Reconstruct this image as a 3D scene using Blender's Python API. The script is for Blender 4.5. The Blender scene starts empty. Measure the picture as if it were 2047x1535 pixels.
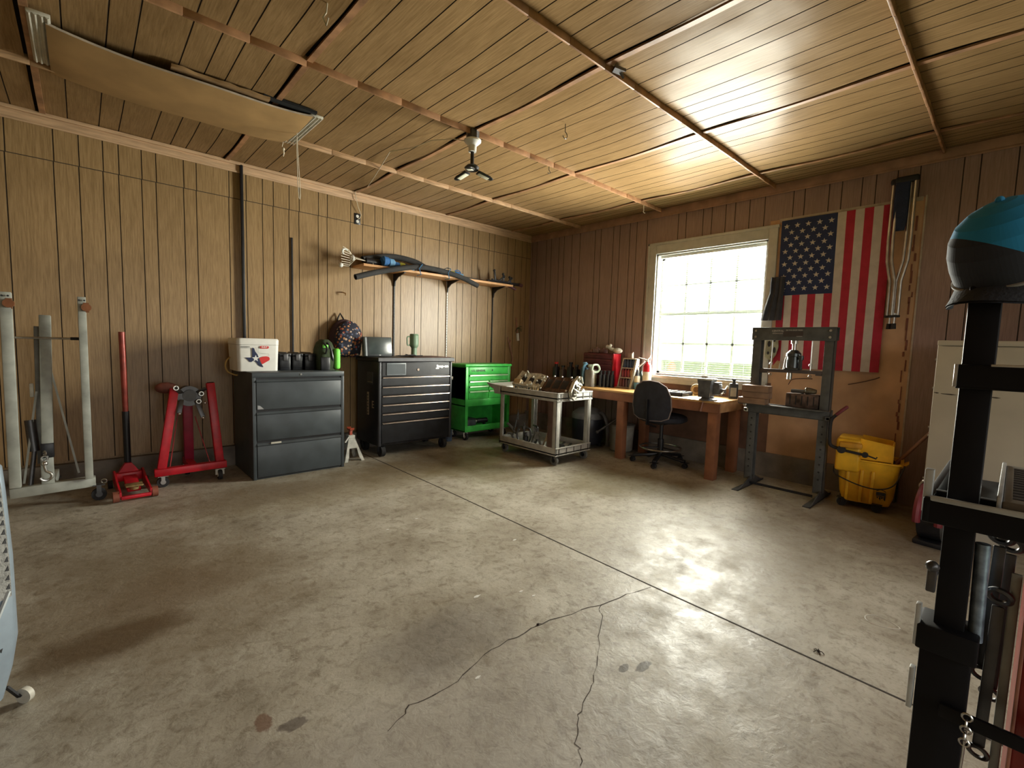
import bpy, bmesh, math, random
from mathutils import Matrix, Vector
PI = math.pi
random.seed(4)
SC = bpy.context.scene
COL = SC.collection
# ------------------------------------------------------------------ camera, light, exposure
YAW, PITCH, ROLL = 0.825166, -0.0845279, 0.0290733
fw = Vector((math.cos(YAW)*math.cos(PITCH), math.sin(YAW)*math.cos(PITCH), math.sin(PITCH)))
rt = Vector((math.sin(YAW), -math.cos(YAW), 0)); up = rt.cross(fw)
r2 = rt*math.cos(ROLL) + up*math.sin(ROLL); u2 = -rt*math.sin(ROLL) + up*math.cos(ROLL)
cam = bpy.data.objects.new('camera', bpy.data.cameras.new('camera')); COL.objects.link(cam)
cam.matrix_world = Matrix(((r2.x, u2.x, -fw.x, 0), (r2.y, u2.y, -fw.y, 0), (r2.z, u2.z, -fw.z, 1.25), (0, 0, 0, 1)))
cam.data.sensor_width = 36; cam.data.lens = 931.74*36/2047; cam.data.clip_start = .02
SC.camera = cam
SC.view_settings.view_transform = 'Standard'; SC.view_settings.look = 'None'
SC.view_settings.exposure = 0.25; SC.view_settings.gamma = 1; SC.view_settings.use_curve_mapping = False
SC.cycles.use_denoising = True; SC.cycles.max_bounces = 9; SC.cycles.diffuse_bounces = 6; SC.cycles.glossy_bounces = 4
SC.cycles.sample_clamp_indirect = 6; SC.cycles.caustics_reflective = False; SC.cycles.caustics_refractive = False
w = bpy.data.worlds.new('daylight'); SC.world = w; w.use_nodes = True
w.node_tree.nodes['Background'].inputs[0].default_value = (1.0, 0.97, 0.92, 1)
w.node_tree.nodes['Background'].inputs[1].default_value = 3.2
def area(name, loc, direction, sx, sy, power=0, color=(1, 1, 1), portal=False):
    l = bpy.data.lights.new(name, 'AREA'); l.shape = 'RECTANGLE'; l.size = sx; l.size_y = sy
    l.energy = power; l.color = color
    if portal: l.cycles.is_portal = True
    o = bpy.data.objects.new(name, l); COL.objects.link(o); o.location = loc
    o.rotation_euler = Vector(direction).to_track_quat('-Z', 'Y').to_euler()
    return o
area('window_daylight', (5.205, 2.39, 1.65), (-1, 0, 0), 1.18, 1.40, power=440, color=(1.0, .99, .86))
area('garage_door_daylight', (1.35, -2.35, 1.1), (0, 1, 0), 2.9, 2.3, portal=True)

# ------------------------------------------------------------------ materials
MATS = {}
def nt(name):
    m = bpy.data.materials.new(name); m.use_nodes = True
    return m, m.node_tree, m.node_tree.nodes, m.node_tree.links, m.node_tree.nodes['Principled BSDF']
def mat(name, c, rough=.5, metal=0, var=.12, scale=14, bump=0, bscale=60, stretch=(1, 1, 1), c2=None, coat=0, emit=0):
    if name in MATS: return MATS[name]
    m, t, N, L, B = nt(name)
    B.inputs['Roughness'].default_value = rough; B.inputs['Metallic'].default_value = metal
    B.inputs['Coat Weight'].default_value = coat
    tc = N.new('ShaderNodeTexCoord'); mp = N.new('ShaderNodeMapping'); mp.inputs['Scale'].default_value = stretch
    L.new(tc.outputs['Object'], mp.inputs[0])
    nz = N.new('ShaderNodeTexNoise'); nz.inputs['Scale'].default_value = scale; nz.inputs['Detail'].default_value = 5
    L.new(mp.outputs[0], nz.inputs['Vector'])
    r = N.new('ShaderNodeValToRGB'); a = c2 or tuple(x*(1-var*2.2) for x in c)
    r.color_ramp.elements[0].position = .3; r.color_ramp.elements[1].position = .72
    r.color_ramp.elements[0].color = (*a, 1); r.color_ramp.elements[1].color = (*[min(1, x*(1+(0 if c2 else var))) for x in c], 1)
    L.new(nz.outputs['Fac'], r.inputs[0]); L.new(r.outputs[0], B.inputs['Base Color'])
    if bump:
        n2 = N.new('ShaderNodeTexNoise'); n2.inputs['Scale'].default_value = bscale; L.new(mp.outputs[0], n2.inputs['Vector'])
        b = N.new('ShaderNodeBump'); b.inputs['Strength'].default_value = bump; b.inputs['Distance'].default_value = .01
        L.new(n2.outputs['Fac'], b.inputs['Height']); L.new(b.outputs[0], B.inputs['Normal'])
    if emit:
        B.inputs['Emission Color'].default_value = (*c, 1); B.inputs['Emission Strength'].default_value = emit
    MATS[name] = m; return m
def wood_panel(name, c1, c2, stretch, rough=.42, bump=.12, lowbump=0, coat=0):
    m, t, N, L, B = nt(name)
    tc = N.new('ShaderNodeTexCoord'); mp = N.new('ShaderNodeMapping'); mp.inputs['Scale'].default_value = stretch
    L.new(tc.outputs['Object'], mp.inputs[0])
    nz = N.new('ShaderNodeTexNoise'); nz.inputs['Scale'].default_value = 9; nz.inputs['Detail'].default_value = 8; nz.inputs['Roughness'].default_value = .68
    L.new(mp.outputs[0], nz.inputs['Vector'])
    r = N.new('ShaderNodeValToRGB'); r.color_ramp.elements[0].position = .34; r.color_ramp.elements[1].position = .66
    r.color_ramp.elements[0].color = (*c1, 1); r.color_ramp.elements[1].color = (*c2, 1)
    L.new(nz.outputs['Fac'], r.inputs[0])
    n3 = N.new('ShaderNodeTexNoise'); n3.inputs['Scale'].default_value = 1.3; n3.inputs['Detail'].default_value = 3; L.new(tc.outputs['Object'], n3.inputs['Vector'])
    mx = N.new('ShaderNodeMix'); mx.data_type = 'RGBA'; mx.blend_type = 'MULTIPLY'; mx.inputs[0].default_value = .5
    L.new(r.outputs[0], mx.inputs[6]); rr = N.new('ShaderNodeValToRGB'); rr.color_ramp.elements[0].position = .35; rr.color_ramp.elements[1].position = .7
    rr.color_ramp.elements[0].color = (.62, .6, .58, 1); rr.color_ramp.elements[1].color = (1, 1, 1, 1)
    L.new(n3.outputs['Fac'], rr.inputs[0]); L.new(rr.outputs[0], mx.inputs[7]); L.new(mx.outputs[2], B.inputs['Base Color'])
    B.inputs['Roughness'].default_value = rough; B.inputs['Coat Weight'].default_value = coat; B.inputs['Coat Roughness'].default_value = .3
    b = N.new('ShaderNodeBump'); b.inputs['Strength'].default_value = bump; b.inputs['Distance'].default_value = .004
    L.new(nz.outputs['Fac'], b.inputs['Height']); L.new(b.outputs[0], B.inputs['Normal'])
    if lowbump:
        n4 = N.new('ShaderNodeTexNoise'); n4.inputs['Scale'].default_value = 3.2; n4.inputs['Detail'].default_value = 1; L.new(tc.outputs['Object'], n4.inputs['Vector'])
        b2 = N.new('ShaderNodeBump'); b2.inputs['Strength'].default_value = lowbump; b2.inputs['Distance'].default_value = .03
        L.new(n4.outputs['Fac'], b2.inputs['Height']); L.new(b2.outputs[0], b.inputs['Normal'])
    MATS[name] = m; return m
PANEL = wood_panel('wall_panelling', (.26, .162, .070), (.43, .285, .14), (14, 14, .7), rough=.38)
PANELC = wood_panel('ceiling_panelling', (.245, .152, .068), (.385, .25, .12), (14, .6, 14), rough=.34, bump=.10, lowbump=.35, coat=.0)
PANELC.node_tree.nodes['Principled BSDF'].inputs['Specular IOR Level'].default_value = .05
PANELB = wood_panel('hazed_window_wall_panelling', (.28, .19, .165), (.40, .275, .24), (14, 14, .7), rough=.5)  # same panelling as the other wall, with lens haze put into its colour
GROOVE = mat('groove_paint', (.045, .03, .018), .8)
PINE = mat('pine_trim', (.50, .31, .17), .5, var=.18, scale=10, stretch=(1, 1, 12))
BATTEN = mat('stained_batten', (.42, .22, .11), .5, var=.22, scale=9)
CROWN = mat('crown_pine', (.60, .40, .245), .5, var=.12, scale=6, stretch=(1, 1, 9))
def concrete():
    m, t, N, L, B = nt('stained_concrete')
    tc = N.new('ShaderNodeTexCoord'); P = tc.outputs['Object']
    def noise(s, d=6, r=.6, dist=0):
        n = N.new('ShaderNodeTexNoise'); n.inputs['Scale'].default_value = s; n.inputs['Detail'].default_value = d
        n.inputs['Roughness'].default_value = r; n.inputs['Distortion'].default_value = dist; L.new(P, n.inputs['Vector']); return n.outputs['Fac']
    def ramp(src, stops):
        r = N.new('ShaderNodeValToRGB'); e = r.color_ramp.elements
        e[0].position, e[0].color = stops[0][0], (*stops[0][1], 1); e[1].position, e[1].color = stops[-1][0], (*stops[-1][1], 1)
        for p, c in stops[1:-1]: x = e.new(p); x.color = (*c, 1)
        L.new(src, r.inputs[0]); return r.outputs[0]
    def mixc(f, a, b, mode='MIX'):
        x = N.new('ShaderNodeMix'); x.data_type = 'RGBA'; x.blend_type = mode
        if isinstance(f, float): x.inputs[0].default_value = f
        else: L.new(f, x.inputs[0])
        for k, s in ((6, a), (7, b)):
            if isinstance(s, tuple): x.inputs[k].default_value = (*s, 1)
            else: L.new(s, x.inputs[k])
        return x.outputs[2]
    def mth(op, a, b=None):
        x = N.new('ShaderNodeMath'); x.operation = op; x.use_clamp = op == 'MULTIPLY'
        for k, s in ((0, a), (1, b)):
            if s is None: continue
            if isinstance(s, (int, float)): x.inputs[k].default_value = s
            else: L.new(s, x.inputs[k])
        return x.outputs[0]
    base = ramp(noise(2.2, 8, .62), [(.3, (.27, .235, .18)), (.5, (.41, .375, .31)), (.72, (.55, .52, .45))])
    fine = ramp(noise(17, 6, .7, .6), [(.34, (.50, .46, .40)), (.50, (.95, .95, .93)), (.66, (1, 1, 1)), (.8, (.9, .89, .86))])
    c = mixc(.75, base, fine, 'MULTIPLY')
    speck = ramp(noise(70, 3, .6), [(.30, (.62, .6, .56)), (.46, (1, 1, 1)), (.9, (1, 1, 1))])
    c = mixc(.6, c, speck, 'MULTIPLY')
    nedge = noise(5, 6, .6); nfine = noise(26, 5, .6)
    # oil and damp stains, and a pale grey patch painting daylight on the near floor: centre x, y, radii, colour, strength
    for (x, y, rx, ry, col, s) in [(.25, 2.7, .8, .9, (.20, .15, .09), .55), (1.6, 3.9, 1.5, .6, (.24, .19, .105), .5), (.9, 4.0, .9, .35, (.17, .125, .08), .5), (2.9, 3.75, .8, .35, (.22, .18, .09), .6), (.7, 1.0, 1.0, .6, (.40, .38, .36), .35), (3.2, 1.0, .9, .5, (.22, .18, .13), .45), (.05, 2.42, .34, .17, (.10, .062, .03), .8), (.28, 2.75, .40, .30, (.15, .10, .055), .55), (.1, 3.3, .5, .55, (.16, .12, .07), .45),
            (2.6, 4.1, 1.2, .45, (.15, .105, .05), .6), (3.6, 2.5, .7, .55, (.19, .155, .07), .5), (1.52, .95, .035, .02, (.09, .07, .045), 1), (1.585, .905, .05, .022, (.09, .07, .045), 1),
            (.39, 1.57, .03, .05, (.17, .09, .06), .75), (.46, 1.50, .05, .03, (.11, .09, .08), .7), (4.3, .6, .9, .7, (.15, .11, .075), .55),
            (1.1, 1.55, .45, .25, (.17, .155, .145), .4), (2.9, 3.3, .5, .3, (.16, .125, .06), .5), (3.9, 1.9, .5, .3, (.2, .16, .09), .4)]:
        mp = N.new('ShaderNodeMapping'); mp.vector_type = 'POINT'; mp.inputs['Location'].default_value = (-x/rx, -y/ry, 0); mp.inputs['Scale'].default_value = (1/rx, 1/ry, 0)
        L.new(P, mp.inputs[0]); ln = N.new('ShaderNodeVectorMath'); ln.operation = 'LENGTH'; L.new(mp.outputs[0], ln.inputs[0])
        d = mth('ADD', ln.outputs['Value'], mth('MULTIPLY', nedge, .9)) if rx > .1 else mth('ADD', ln.outputs['Value'], mth('MULTIPLY', nfine, 1.3))
        mr = N.new('ShaderNodeMapRange'); mr.inputs['From Min'].default_value = 1.5 if rx > .1 else 1.6; mr.inputs['From Max'].default_value = .85 if rx > .1 else 1.35
        mr.inputs['To Min'].default_value = 0; mr.inputs['To Max'].default_value = s; mr.interpolation_type = 'SMOOTHSTEP'
        L.new(d, mr.inputs['Value']); c = mixc(mr.outputs[0], c, col)
    L.new(c, B.inputs['Base Color'])
    rg = N.new('ShaderNodeMapRange'); rg.inputs['From Min'].default_value = .35; rg.inputs['From Max'].default_value = .7
    rg.inputs['To Min'].default_value = .40; rg.inputs['To Max'].default_value = .68; L.new(noise(6, 6, .65), rg.inputs['Value']); L.new(rg.outputs[0], B.inputs['Roughness'])
    B.inputs['Specular IOR Level'].default_value = .36
    b = N.new('ShaderNodeBump'); b.inputs['Strength'].default_value = .4; b.inputs['Distance'].default_value = .006
    L.new(noise(22, 5, .6, .5), b.inputs['Height']); L.new(b.outputs[0], B.inputs['Normal'])
    return m
CONC = concrete()
FOOT = mat('footing_concrete', (.24, .21, .175), .8, var=.2, scale=5, bump=.3, bscale=30)
BLACK = mat('black_paint', (.013, .014, .018), .38, var=.2)
RUBBER = mat('black_rubber', (.02, .02, .022), .75)
FOAM = mat('black_foam', (.035, .035, .036), .9, bump=.3, bscale=90)
STEEL = mat('bright_steel', (.62, .62, .60), .28, 1)
DKSTEEL = mat('dark_steel', (.12, .12, .125), .42, .8)
GREYPAINT = mat('grey_enamel', (.10, .105, .105), .5, var=.15)
FILEGREY = mat('file_cabinet_enamel', (.055, .068, .078), .42, var=.15, scale=6)
RED = mat('red_paint', (.55, .008, .022), .4, var=.14)
OLDRED = mat('worn_red_paint', (.42, .02, .022), .45, var=.3, scale=20)
CRANE = mat('crane_grey_paint', (.40, .42, .38), .45, var=.16, scale=9)
GREEN = mat('bright_green_paint', (.07, .60, .10), .35, var=.1)
WHITE = mat('white_plastic', (.78, .78, .74), .45, var=.04)
CREAM = mat('cream_paint', (.60, .58, .50), .5, var=.1)
CARTG = mat('utility_cart_plastic', (.46, .45, .41), .5, var=.1)
CARTD = mat('utility_cart_shelf', (.075, .068, .062), .6)
ALU = mat('cast_aluminium', (.62, .60, .50), .42, .55, var=.25, scale=25, bump=.6, bscale=60)
RUST = mat('oily_rust', (.115, .06, .035), .6, .3, var=.3, scale=20, bump=.5)
YELLOW = mat('yellow_bucket_plastic', (.90, .50, .02), .42, var=.12, scale=8)
BENCHTOP = mat('bench_plywood', (.62, .36, .13), .45, var=.16, scale=5, stretch=(8, 1, 8))
BENCHW = mat('bench_lumber', (.31, .125, .06), .55, var=.16, scale=6)
CHAIRF = mat('charcoal_fabric', (.035, .037, .050), .9, bump=.3, bscale=200)
BLUE = mat('blue_plastic', (.05, .20, .42), .4)
TAN = mat('bare_tan_wallboard', (.60, .37, .215), .65, var=.16, scale=3)
LOWW = mat('brown_wallboard', (.20, .105, .07), .55, var=.2, scale=5)
BULB = mat('led_diffuser', (.85, .85, .70), .35, var=.02)
TEXTW = mat('print_white', (.72, .72, .70), .5, var=0)
TEXTB = mat('print_black', (.015, .015, .015), .5, var=0)
LOGOR = mat('print_red', (.65, .03, .03), .5, var=0)
NAVY = mat('print_navy', (.012, .02, .07), .5, var=0)

# ------------------------------------------------------------------ builders
class MB:
    def __init__(s): s.V = []; s.F = []; s.I = []; s.m = 0; s.M = Matrix()
    def add(s, vs, fs):
        b = len(s.V); s.V += [s.M @ Vector(v) for v in vs]; s.F += [[i+b for i in f] for f in fs]; s.I += [s.m]*len(fs); return s
    def box(s, x0, x1, y0, y1, z0, z1, bev=0, seg=2):
        if bev <= 0:
            return s.add([(x0, y0, z0), (x1, y0, z0), (x1, y1, z0), (x0, y1, z0), (x0, y0, z1), (x1, y0, z1), (x1, y1, z1), (x0, y1, z1)],
                         [(0, 3, 2, 1), (4, 5, 6, 7), (0, 1, 5, 4), (1, 2, 6, 5), (2, 3, 7, 6), (3, 0, 4, 7)])
        bm = bmesh.new(); bmesh.ops.create_cube(bm, size=1)
        for v in bm.verts: v.co = Vector(((x0+x1)/2+v.co.x*(x1-x0), (y0+y1)/2+v.co.y*(y1-y0), (z0+z1)/2+v.co.z*(z1-z0)))
        bmesh.ops.bevel(bm, geom=bm.edges[:], offset=min(bev, .49*min(abs(x1-x0), abs(y1-y0), abs(z1-z0))), segments=seg, affect='EDGES', profile=.5)
        bm.verts.index_update(); s.add([v.co[:] for v in bm.verts], [[v.index for v in f.verts] for f in bm.faces]); bm.free(); return s
    def bar(s, p, q, a, b=None, bev=0):      # rectangular bar from p to q
        p, q = Vector(p), Vector(q); d = q-p; L = d.length; b = b or a; old = s.M
        z = d.normalized(); x = Vector((1, 0, 0)) if abs(z.x) < .9 else Vector((0, 1, 0)); x = (x - z*x.dot(z)).normalized(); y = z.cross(x)
        s.M = old @ Matrix(((x.x, y.x, z.x, p.x), (x.y, y.y, z.y, p.y), (x.z, y.z, z.z, p.z), (0, 0, 0, 1)))
        s.box(-a/2, a/2, -b/2, b/2, 0, L, bev); s.M = old; return s
    def tube(s, pts, r, n=8, closed=False, cap=True):
        P = [Vector(p) for p in pts]; k = len(P); R = r if isinstance(r, (list, tuple)) else [r]*k; vs = []; prev = None
        for i in range(k):
            a = P[i-1] if (i or closed) else P[i]; b = P[(i+1) % k] if (i < k-1 or closed) else P[i]
            t = (b-a).normalized()
            if prev is None: u = Vector((0, 0, 1)) if abs(t.z) < .9 else Vector((1, 0, 0))
            else: u = prev
            u = (u - t*u.dot(t)).normalized(); prev = u; v = t.cross(u)
            vs += [P[i] + (u*math.cos(2*PI*j/n) + v*math.sin(2*PI*j/n))*R[i] for j in range(n)]
        fs = [(i*n+j, i*n+(j+1) % n, ((i+1) % k)*n+(j+1) % n, ((i+1) % k)*n+j) for i in range(k if closed else k-1) for j in range(n)]
        if cap and not closed: fs += [tuple(range(n))[::-1], tuple((k-1)*n+j for j in range(n))]
        return s.add(vs, fs)
    def cyl(s, p, q, r, rb=None, n=16): return s.tube([p, q], [r, r if rb is None else rb], n)
    def ring(s, c, axis, R, r, n=24, m=6):
        a = Vector(axis).normalized(); u = (Vector((0, 0, 1)) if abs(a.z) < .9 else Vector((1, 0, 0))); u = (u-a*u.dot(a)).normalized(); v = a.cross(u); c = Vector(c)
        return s.tube([c + (u*math.cos(2*PI*i/n)+v*math.sin(2*PI*i/n))*R for i in range(n)], r, m, closed=True)
    def lathe(s, prof, c=(0, 0, 0), n=20, sx=1, sy=1):
        vs = [(c[0]+r*sx*math.cos(2*PI*j/n), c[1]+r*sy*math.sin(2*PI*j/n), c[2]+z) for r, z in prof for j in range(n)]
        k = len(prof); fs = [(i*n+j, i*n+(j+1) % n, (i+1)*n+(j+1) % n, (i+1)*n+j) for i in range(k-1) for j in range(n)]
        fs += [tuple(range(n))[::-1], tuple((k-1)*n+j for j in range(n))]
        return s.add(vs, fs)
    def sphere(s, c, r, sc=(1, 1, 1), n=16, k=10, a0=0, a1=PI):
        return s.lathe([(max(1e-4, r*math.sin(a0+(a1-a0)*i/k)), -r*sc[2]*math.cos(a0+(a1-a0)*i/k)) for i in range(k+1)], c, n, sc[0], sc[1])
    def prism(s, pts, ax, d0, d1):          # polygon in the plane across ax, extruded d0..d1
        f = {'x': lambda a, b, d: (d, a, b), 'y': lambda a, b, d: (a, d, b), 'z': lambda a, b, d: (a, b, d)}[ax]; n = len(pts)
        return s.add([f(a, b, d0) for a, b in pts]+[f(a, b, d1) for a, b in pts],
                     [tuple(range(n))[::-1], tuple(range(n, 2*n))]+[(i, (i+1) % n, n+(i+1) % n, n+i) for i in range(n)])
    def build(s, name, mats, parent=None, smooth=True, angle=35):
        me = bpy.data.meshes.new(name); off = Vector((0, 0, 0))
        if parent is not None and INFO[parent][1]: off = INFO[parent][0]
        me.from_pydata([v-off for v in s.V], [], s.F)
        for m in (mats if isinstance(mats, (list, tuple)) else [mats]): me.materials.append(m)
        me.polygons.foreach_set('material_index', s.I)
        bm = bmesh.new(); bm.from_mesh(me); bmesh.ops.recalc_face_normals(bm, faces=bm.faces[:]); bm.to_mesh(me); bm.free()
        if smooth: me.shade_smooth(); me.set_sharp_from_angle(angle=math.radians(angle))
        o = bpy.data.objects.new(name, me); COL.objects.link(o)
        if parent is not None: o.parent = parent; INFO[o] = INFO[parent]
        else: INFO[o] = (Vector((0, 0, 0)), True)
        return o
INFO = {}
def T(name, label, cat, loc, rz=None, group=None):   # rz given: parts are written in local coordinates, else in world ones
    o = bpy.data.objects.new(name, None); COL.objects.link(o); o.empty_display_size = .05
    o.location = loc; o['label'] = label; o['category'] = cat
    if rz is not None: o.rotation_euler = (0, 0, rz)
    if group: o['group'] = group
    INFO[o] = (Vector(loc), rz is None); return o
def tag(o, label, cat, group=None):
    o['label'] = label; o['category'] = cat
    if group: o['group'] = group
    return o
def one(mb, name, mats, label, cat, loc=None, group=None, **k):    # a thing that is one mesh, origin moved to its base
    o = mb.build(name, mats, None, **k)
    if loc:
        o.data.transform(Matrix.Translation(-Vector(loc))); o.location = loc
    return tag(o, label, cat, group)
def st(o): o['kind'] = 'structure'; return o
def dup(root, loc, rz=0, label=None, group=None):
    r = root.copy(); COL.objects.link(r); r.location = loc; r.rotation_euler = (0, 0, rz); INFO[r] = (Vector(loc), False)
    if label: r['label'] = label
    if group: r['group'] = group
    for ch in list(root.children):
        c = ch.copy(); COL.objects.link(c); c.parent = r
        for g in list(ch.children):
            d = g.copy(); COL.objects.link(d); d.parent = c
    return r
def text(s, size, m, parent, M, name='lettering', bold=0, sx=1):
    cu = bpy.data.curves.new('t', 'FONT'); cu.body = s; cu.size = size; cu.extrude = .0006; cu.offset = bold; cu.align_x = 'CENTER'; cu.align_y = 'CENTER'
    o = bpy.data.objects.new('t', cu); me = bpy.data.meshes.new_from_object(o); bpy.data.objects.remove(o); bpy.data.curves.remove(cu)
    me.transform(M @ Matrix.Diagonal((sx, 1, 1, 1)))
    off = INFO[parent][0] if INFO[parent][1] else Vector((0, 0, 0)); me.transform(Matrix.Translation(-off))
    me.materials.clear(); me.materials.append(m); p = bpy.data.objects.new(name, me); COL.objects.link(p); p.parent = parent; INFO[p] = INFO[parent]
    return p
def face_my(x, y, z): return Matrix(((1, 0, 0, x), (0, 0, -1, y), (0, 1, 0, z), (0, 0, 0, 1)))     # reads on a face looking to -Y
def face_mx(x, y, z): return Matrix(((0, 0, -1, x), (-1, 0, 0, y), (0, 1, 0, z), (0, 0, 0, 1)))    # reads on a face looking to -X
def arc(c, r, a0, a1, n, f): return [f(c[0]+r*math.cos(a0+(a1-a0)*i/n), c[1]+r*math.sin(a0+(a1-a0)*i/n)) for i in range(n+1)]
def caster(parent, x, y, r, wm, hub, dirn='y', top=None, wdt=.03, name='caster'):
    c = MB(); c.m = 0; ax = Vector((0, 1, 0)) if dirn == 'x' else Vector((1, 0, 0)); p = Vector((x, y, r))
    c.cyl(p-ax*wdt/2, p+ax*wdt/2, r, n=20); c.ring(p, ax, r*.82, r*.18, 20, 6)
    c.m = 1; c.cyl(p-ax*(wdt/2+.004), p+ax*(wdt/2+.004), r*.45, n=14)
    t = top or r*2.3
    for k in (-1, 1): c.bar(p+ax*k*(wdt/2+.006), (x+ax.x*k*(wdt/2+.006), y+ax.y*k*(wdt/2+.006), t), r*.6, .004)
    c.box(x-.035, x+.035, y-.035, y+.035, t-.004, t)
    return c.build(name, [wm, hub], parent)

XB, YA, ZC = 5.05, 5.13, 2.88
# ------------------------------------------------------------------ room shell
GP = [.06, .203, .346, .443, .591, .688, .883, .977]          # groove pattern of one panelling sheet
def gro(a, b, first, per=1.172):
    k = math.floor((a-first)/per)-1; out = []
    while first+k*per < b:
        out += [first+k*per+g for g in GP if a+.01 < first+k*per+g < b-.01]; k += 1
    return out
def panel(mb, u0, u1, z0, z1, gs, f, d=.004, w=.0035):
    us = [u0]; kinds = []
    for g in gs: us += [g-w, g-w*.4, g+w*.4, g+w]; kinds += [0, 1, 1, 1]
    us.append(u1); kinds.append(0); dep = [0]+[0, d, d, 0]*len(gs)+[0]
    vs = [f(u, z, q) for z in (z0, z1) for u, q in zip(us, dep)]; n = len(us)
    for i in range(n-1):
        mb.m = kinds[i]; mb.add([vs[i], vs[i+1], vs[n+i+1], vs[n+i]], [(0, 1, 2, 3)])
# floor
m = MB(); m.box(-3.3, 5.3, -2.4, 5.4, -.12, 0); fl = st(m.build('floor', CONC, smooth=False)); 
m = MB(); pts = [(2.15, -.6), (2.153, .11), (2.171, 1.225), (2.2, 2.2), (2.231, 3.29), (2.25, 5.1)]
m.prism([(x-.004, y) for x, y in pts]+[(x+.005, y) for x, y in reversed(pts)], 'z', .0002, .0012)
st(m.build('floor_joint', mat('joint_dirt', (.03, .022, .014), .9), fl))
def crack(pts, wd):
    q = []
    for (a, b) in zip(pts, pts[1:]):
        for i in range(6): t = i/6; q.append((a[0]+(b[0]-a[0])*t+random.uniform(-.008, .008), a[1]+(b[1]-a[1])*t+random.uniform(-.008, .008)))
    q.append(pts[-1]); m = MB()
    for (a, b) in zip(q, q[1:]):
        d = Vector((b[0]-a[0], b[1]-a[1])).normalized(); n = Vector((-d.y, d.x))*wd*random.uniform(.4, 1.2)
        m.add([(a[0]+n.x, a[1]+n.y, .001), (b[0]+n.x, b[1]+n.y, .001), (b[0]-n.x, b[1]-n.y, .001), (a[0]-n.x, a[1]-n.y, .001)], [(0, 1, 2, 3)])
    st(m.build('floor_crack', mat('crack_dirt', (.06, .045, .035), .9), fl))
crack([(2.162, 1.22), (1.815, 1.285), (1.468, 1.363), (1.185, 1.368), (.934, 1.308), (.789, 1.324), (.678, 1.275)], .0022)
crack([(1.815, 1.285), (1.712, 1.199), (1.398, .997), (1.219, .925), (1.113, .855), (1.053, .79)], .0016)
# far wall with the shelf (along X)
m = MB(); gs = gro(-3.3, XB, .024+.0-.0)
gs = [g for g in gro(-3.3, XB+.05, 1.0)]
panel(m, -3.3, XB+.1, .21, 2.545, gs, lambda u, z, q: (u, YA+q, z))
gs2 = [g+.004 for g in gs]; panel(m, -3.3, XB+.1, 2.549, ZC+.05, gs2, lambda u, z, q: (u, YA-.0015+q, z))
m.m = 1; m.box(-3.3, XB, YA-.0004, YA+.01, 2.543, 2.55); m.m = 0
m.m = 2; m.box(-3.3, XB+.1, YA-.035, YA+.1, -.05, .19, .008); m.m = 0; m.box(-3.3, XB+.2, YA+.02, YA+.12, 0, ZC+.1)
st(m.build('wall_left', [PANEL, GROOVE, FOOT], smooth=False))
# window wall (along Y)
WY0, WY1, WZ0, WZ1 = 1.775, 3.00, .94, 2.36
m = MB(); gB = gro(-2.4, YA+.1, .605)
F = lambda u, z, q: (XB+q, u, z)
panel(m, WY1, YA+.1, .21, ZC+.05, [g for g in gB if g > WY1+.01], F)
panel(m, WY0, WY1, WZ1, ZC+.05, [g for g in gB if WY0+.01 < g < WY1-.01], F)
panel(m, .605, WY0, 2.535, ZC+.05, [g for g in gB if .61 < g < WY0-.01], F)
panel(m, -2.4, .605, .0, ZC+.05, [g for g in gB if g < .6], F)
m.m = 4; m.box(XB+.004, XB+.05, .605, WY0, .2, 2.54)
m.m = 2; m.box(XB-.004, XB+.05, 1.66, 3.12, .2, WZ0)
m.m = 3; m.box(XB-.03, XB+.05, .62, YA, -.05, .24, .006)
m.m = 0; a, b = XB+.01, XB+.16
m.box(a, b, -2.4, .606, 0, ZC+.1); m.box(XB+.05, b, .6, WY0, 0, ZC+.1); m.box(XB+.05, b, WY1, YA+.2, 0, ZC+.1); m.box(XB+.05, b, WY0, WY1, 0, WZ0); m.box(XB+.05, b, WY0, WY1, WZ1, ZC+.1)
wr = st(m.build('wall_right', [PANELB, GROOVE, LOWW, FOOT, TAN], smooth=False))
# torn edges and glue left on the bare board
GLUE = mat('old_glue', (.22, .075, .045), .7); PALE = mat('torn_paper', (.50, .42, .34), .8)
m = MB(); m.m = 0; z = .35
while z < 2.35:
    h = random.uniform(.03, .12); q = random.uniform(-.012, .012); m.box(XB-.0015, XB+.004, .648+q, .655+q+random.uniform(0, .007), z, z+h, .001); z += h*random.choice([.9, .95, 1.3])
m.m = 1; m.box(XB-.006, XB+.006, .605, .617, .25, 2.545); 
for k in range(12): m.box(XB-.004, XB+.004, .63+k*.088, .63+(k+1)*.088+.002, 2.505+random.uniform(-.012, .008), 2.54)
st(m.build('trim_3', [GLUE, PALE], smooth=False))
# unseen sides: a closed wall behind left, a garage door opening behind the camera
m = MB(); m.box(-3.4, -3.3, -2.4, YA+.1, 0, ZC+.1); st(m.build('wall_back', PANEL, smooth=False))
m = MB(); m.box(-3.4, -.1, -2.5, -2.4, 0, ZC+.1); m.box(2.8, XB+.2, -2.5, -2.4, 0, ZC+.1); m.box(-.1, 2.8, -2.5, -2.4, 2.25, ZC+.1); st(m.build('wall_front', PANEL, smooth=False))
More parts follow.
